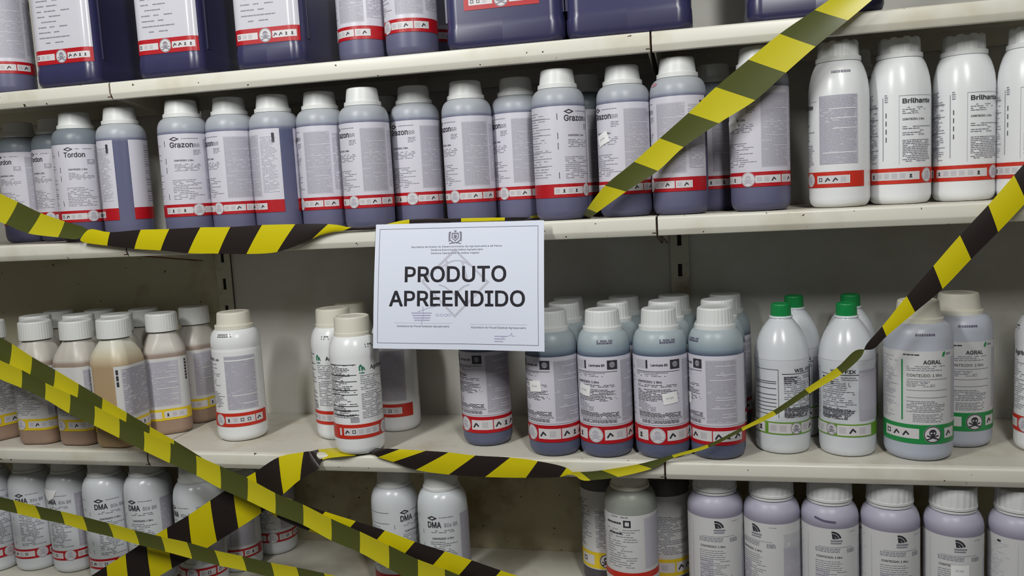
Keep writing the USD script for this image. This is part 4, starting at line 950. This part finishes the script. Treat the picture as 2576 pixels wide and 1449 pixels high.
        (0.0, -0.289, -0.06, -0.4791, -0.2915, -0.06, -0.4541),
        (0.5, -0.2388, -0.06, -0.488, -0.2448, -0.06, -0.4625),
        (1.0, -0.1893, -0.06, -0.4967, -0.1987, -0.06, -0.4716),
        (1.5, -0.1395, -0.06, -0.5046, -0.1456, -0.06, -0.4802),
        (2.0, -0.0933, -0.06, -0.5154, -0.0999, -0.06, -0.4886),
        (2.5, -0.0401, -0.06, -0.5251, -0.0484, -0.06, -0.4989),
        (3.0, 0.0112, -0.06, -0.5369, 0.0039, -0.06, -0.5098),
        (3.5, 0.0621, -0.06, -0.5466, 0.0564, -0.06, -0.5196),
        (4.0, 0.1141, -0.06, -0.5576, 0.1067, -0.06, -0.5276),
        (4.5, 0.167, -0.06, -0.5673, 0.159, -0.06, -0.5396),
        (5.0, 0.2181, -0.06, -0.5747, 0.2117, -0.06, -0.5479),
        (5.5, 0.2699, -0.06, -0.5841, 0.2649, -0.06, -0.557),
        (6.0, 0.3173, -0.06, -0.5914, 0.3125, -0.06, -0.5631),
        (6.5, 0.3678, -0.06, -0.5985, 0.3622, -0.06, -0.5707),
        (7.0, 0.416, -0.06, -0.6069, 0.411, -0.06, -0.5793),
        (7.5, 0.4635, -0.06, -0.6152, 0.4592, -0.06, -0.5877),
        (8.0, 0.5103, -0.06, -0.6233, 0.5067, -0.06, -0.596),
        (8.5, 0.5566, -0.06, -0.6314, 0.5536, -0.06, -0.6042),
        (9.0, 0.6021, -0.06, -0.6393, 0.5998, -0.06, -0.6123),
    ],
}
def catmull(P, sub):
    P = np.asarray(P, float); out = []
    Q = np.vstack([2 * P[0] - P[1], P, 2 * P[-1] - P[-2]])
    for i in range(1, len(Q) - 2):
        p0, p1, p2, p3 = Q[i - 1], Q[i], Q[i + 1], Q[i + 2]
        for t in np.linspace(0, 1, sub, endpoint=False):
            out.append(.5 * ((2 * p1) + (-p0 + p2) * t + (2 * p0 - 5 * p1 + 4 * p2 - p3) * t * t + (-p0 + 3 * p1 - 3 * p2 + p3) * t ** 3))
    out.append(Q[-2]); return np.array(out)
def ribbon(stations, sub=6, cross=7, curl=0.0015):
    st = np.array(stations, float)
    A, B = catmull(st[:, 1:4], sub), catmull(st[:, 4:7], sub)
    ph = np.concatenate([np.linspace(a, b, sub, endpoint=False) for a, b in zip(st[:-1, 0], st[1:, 0])] + [[st[-1, 0]]])
    t = np.gradient((A + B) / 2, axis=0)
    n = np.cross(B - A, t); n /= np.linalg.norm(n, axis=1, keepdims=True) + 1e-12
    vs, us = [], []
    c = np.linspace(0, 1, cross)
    for side, off, v0 in ((0, .00012, 0.0), (1, -.00012, 2.0)):
        for i in range(len(A)):
            bow = curl * (0.25 - (c - 0.5) ** 2) * 4 * min(1, np.linalg.norm(B[i] - A[i]) / .04)
            vs.append(A[i] + (B[i] - A[i]) * c[:, None] + n[i] * (off + bow[:, None]))
            us.append(np.stack([np.full(cross, ph[i]), v0 + c], 1))
    v = np.vstack(vs); u = np.vstack(us); N = len(A)
    f = grid_faces(N, cross)
    d = v[f]; nn = np.cross(d[:, 1] - d[:, 0], d[:, 2] - d[:, 0])
    # front sheet faces along n
    sgn = np.sum(nn * np.repeat(n, cross, axis=0)[f[:, 0]], axis=1)
    ff = np.where(sgn[:, None] < 0, f[:, ::-1], f)
    return v, np.vstack([ff, ff[:, ::-1] + N * cross]), u
TAPE_LABELS = {'A': 'yellow and black barrier ribbon sagging along the second shelf and rising to the top right',
 'B': 'black and yellow ribbon climbing from the bottom left along the third shelf',
 'C': 'front olive and yellow barrier ribbon running from the left edge down to the bottom centre',
 'E': 'rear barrier ribbon overlapped by the olive one, showing black and yellow at its lower end',
 'D': 'narrow olive and yellow barrier ribbon crossing the bottom left corner'}
for k, stn in TAPES.items():
    t = thing('barrier_tape', label=TAPE_LABELS[k], category='barrier tape', group='striped barrier tapes')
    part(t, 'ribbon', ribbon(stn), 'barrier_tape', smooth=True)

# ------------------------------------------------------------------ the notice: a sheet of paper hanging from the second shelf
PAPER = [(0.4789, -0.01, 0.0074), (0.7588, -0.018, 0.0024), (0.7529, -0.03, -0.2014), (0.4636, -0.022, -0.195)]
sgn = thing('paper_notice', label='white paper notice with bold black capitals hanging from the second shelf', category='notice')
TL, TR, BR, BL = [np.array(p, float) for p in PAPER]
PW, PH = np.linalg.norm(TR - TL), np.linalg.norm(BL - TL)
def sheet(u, v, off=0.0):
    u = np.asarray(u, float)[..., None]; v = np.asarray(v, float)[..., None]
    p = (TL * (1 - u) + TR * u) * (1 - v) + (BL * (1 - u) + BR * u) * v
    n = np.cross(TR - TL, TL - BL); n /= np.linalg.norm(n); n = n if n[1] < 0 else -n
    w = .0035 * np.sin(np.pi * v) * (1 - .4 * u) + .0022 * np.sin(2.2 * np.pi * u + .5) * v + .0012 * np.sin(5 * u - 3 * v)
    return p + n * (w + off)
gu, gv = np.meshgrid(np.linspace(0, 1, 41), np.linspace(0, 1, 31))
def sheet_mesh(off, flip):
    v = sheet(gu.ravel(), gv.ravel(), off); f = grid_faces(31, 41)
    return v, (f if flip else f[:, ::-1])
v1, f1 = sheet_mesh(0.0, False); v2, f2 = sheet_mesh(-.0002, True)
part(sgn, 'sheet', (np.vstack([v1, v2]), np.vstack([f1, f2 + len(v1)]), None), 'paper', smooth=True)
def on_sheet(v2d, f, off=.0004):
    return sheet(v2d[:, 0], v2d[:, 1], off), f[:, ::-1], None
def sheet_text(t, u, v, h, width=None, bold=False, align='c'):
    """u, v of the baseline; h and width as fractions of the sheet"""
    p, f = flat_text(t, 1.0, bold)
    p = p - [p[:, 0].min(), 0]
    p = p / [p[:, 0].max(), 1]
    return on_sheet(np.stack([u + p[:, 0] * width, v - p[:, 1] * h], 1), f)
def sheet_poly(shp, off=.0004):
    out = []
    for g in getattr(shp, 'geoms', [shp]):
        x0, y0, x1, y1 = g.bounds
        k = max(1, int(math.ceil(max(x1 - x0, 0) / .05)))
        m = max(1, int(math.ceil(max(y1 - y0, 0) / .06)))
        for i in range(k):
            for j in range(m):
                c = g.intersection(sbox(x0 + (x1 - x0) * i / k, y0 + (y1 - y0) * j / m, x0 + (x1 - x0) * (i + 1) / k, y0 + (y1 - y0) * (j + 1) / m))
                for h in getattr(c, 'geoms', [c]):
                    if h.geom_type == 'Polygon' and h.area > 1e-9:
                        v, f = trimesh.creation.triangulate_polygon(h, engine='earcut'); v = np.asarray(v); f = np.asarray(f)
                        d = v[f]; ar = np.cross(d[:, 1] - d[:, 0], d[:, 2] - d[:, 0])
                        out.append(on_sheet(v, np.where(ar[:, None] < 0, f[:, ::-1], f), off))
    v, f, _ = join(out)
    return v, f[:, ::-1], None
asp = PW / PH
frame = sbox(.026, .038, .968, .955).difference(sbox(.0285, .0415, .9655, .9515))
part(sgn, 'border_line', sheet_poly(frame), 'paper_ink_soft')
dia = Polygon([(.488, .200), (.690, .465), (.487, .745), (.288, .458)])
dia = dia.difference(affinity.scale(dia, .91, .91))
arcs = LineString([(.40 + .2 * t, .355 - .06 * math.sin(math.pi * t)) for t in np.linspace(0, 1, 12)]).buffer(.005)
sprout = unary_union([LineString([(.488, .56), (.43, .50), (.40, .485)]).buffer(.006), LineString([(.488, .56), (.54, .50), (.57, .485)]).buffer(.006), LineString([(.44, .30), (.44, .44)]).buffer(.006), LineString([(.53, .30), (.56, .44)]).buffer(.006)])
part(sgn, 'watermark', sheet_poly(unary_union([dia, arcs, sprout]), .0003), 'paper_mark')
part(sgn, 'title_line', sheet_text('PRODUTO', .190, .460, .117, .597, True), 'paper_ink')
part(sgn, 'title_line', sheet_text('APREENDIDO', .096, .652, .117, .797, True), 'paper_ink')
hd = [sheet_text('Secretaria de Estado do Desenvolvimento da Agropecuária e da Pesca', .225, .192, .0135, .535), sheet_text('Gerência Executiva de Defesa Agropecuária', .345, .217, .0135, .305), sheet_text('Gerência Operacional de Defesa Vegetal', .345, .243, .0135, .285)]
part(sgn, 'heading_text', hd, 'paper_ink_soft')
part(sgn, 'signature_caption', [sheet_text('Assinatura do Fiscal Estadual Agropecuário', .145, .822, .0150, .310), sheet_text('Assinatura do Fiscal Estadual Agropecuário', .582, .827, .0150, .315)], 'paper_ink_soft')
part(sgn, 'signature_line', sheet_poly(unary_union([sbox(.13, .789, .47, .7905), sbox(.575, .795, .905, .7965)])), 'paper_mark')
rg = random.Random(5)
st = []
for k in range(4):
    st.append(sbox(.232 + .006 * k, .705 + .019 * k, .352 - .004 * k, .713 + .019 * k))
st.append(LineString([(.30, .66), (.305, .72), (.29, .80)]).buffer(.0018)); st.append(LineString([(.27, .70), (.33, .67), (.40, .65)]).buffer(.0014))
for cx in (.385, .41, .435, .455): st.append(Point(cx, .725).buffer(.010).difference(Point(cx, .725).buffer(.0075)))
for k in range(3): st.append(sbox(.716, .884 + .020 * k, .79 - .012 * k, .891 + .020 * k))
st.append(LineString([(.76, .895), (.79, .886), (.81, .88), (.815, .86), (.82, .885), (.835, .884)]).buffer(.0014))
part(sgn, 'ink_stamp', sheet_poly(unary_union([g for g in st if g.bounds[0] < .55])), 'stamp_violet', kind='stuff')
part(sgn, 'ink_stamp', sheet_poly(unary_union([g for g in st if g.bounds[0] >= .55])), 'stamp_violet', kind='stuff')
e = []
cx, cz, q = .4880, .110, .0340
shield = Polygon([(cx - .62 * q, cz - .9 * q * 1.0), (cx + .62 * q, cz - .9 * q), (cx + .62 * q, cz + .35 * q), (cx, cz + 1.05 * q), (cx - .62 * q, cz + .35 * q)])
e.append(shield.difference(affinity.scale(shield, .72, .72)))
e.append(affinity.scale(shield, .42, .5))
for sx in (-1, 1):
    e.append(LineString([(cx + sx * .2 * q, cz + 1.45 * q), (cx + sx * .95 * q, cz + .7 * q), (cx + sx * 1.0 * q, cz - .3 * q), (cx + sx * .85 * q, cz - 1.1 * q)]).buffer(.11 * q))
    for tt in np.linspace(-1.0, .9, 6): e.append(affinity.rotate(affinity.scale(Point(cx + sx * 1.0 * q, cz + tt * q).buffer(.16 * q), 1.4, .6), 35 * sx))
    e.append(LineString([(cx, cz + 1.3 * q), (cx + sx * .95 * q, cz + 1.55 * q)]).buffer(.10 * q))
star = Polygon([(cx + (.34 if i % 2 == 0 else .14) * q * math.sin(i * math.pi / 5) , cz - 1.25 * q - (.34 if i % 2 == 0 else .14) * q * math.cos(i * math.pi / 5)) for i in range(10)])
e.append(star)
part(sgn, 'coat_of_arms', sheet_poly(unary_union(e)), 'paper_ink_soft')
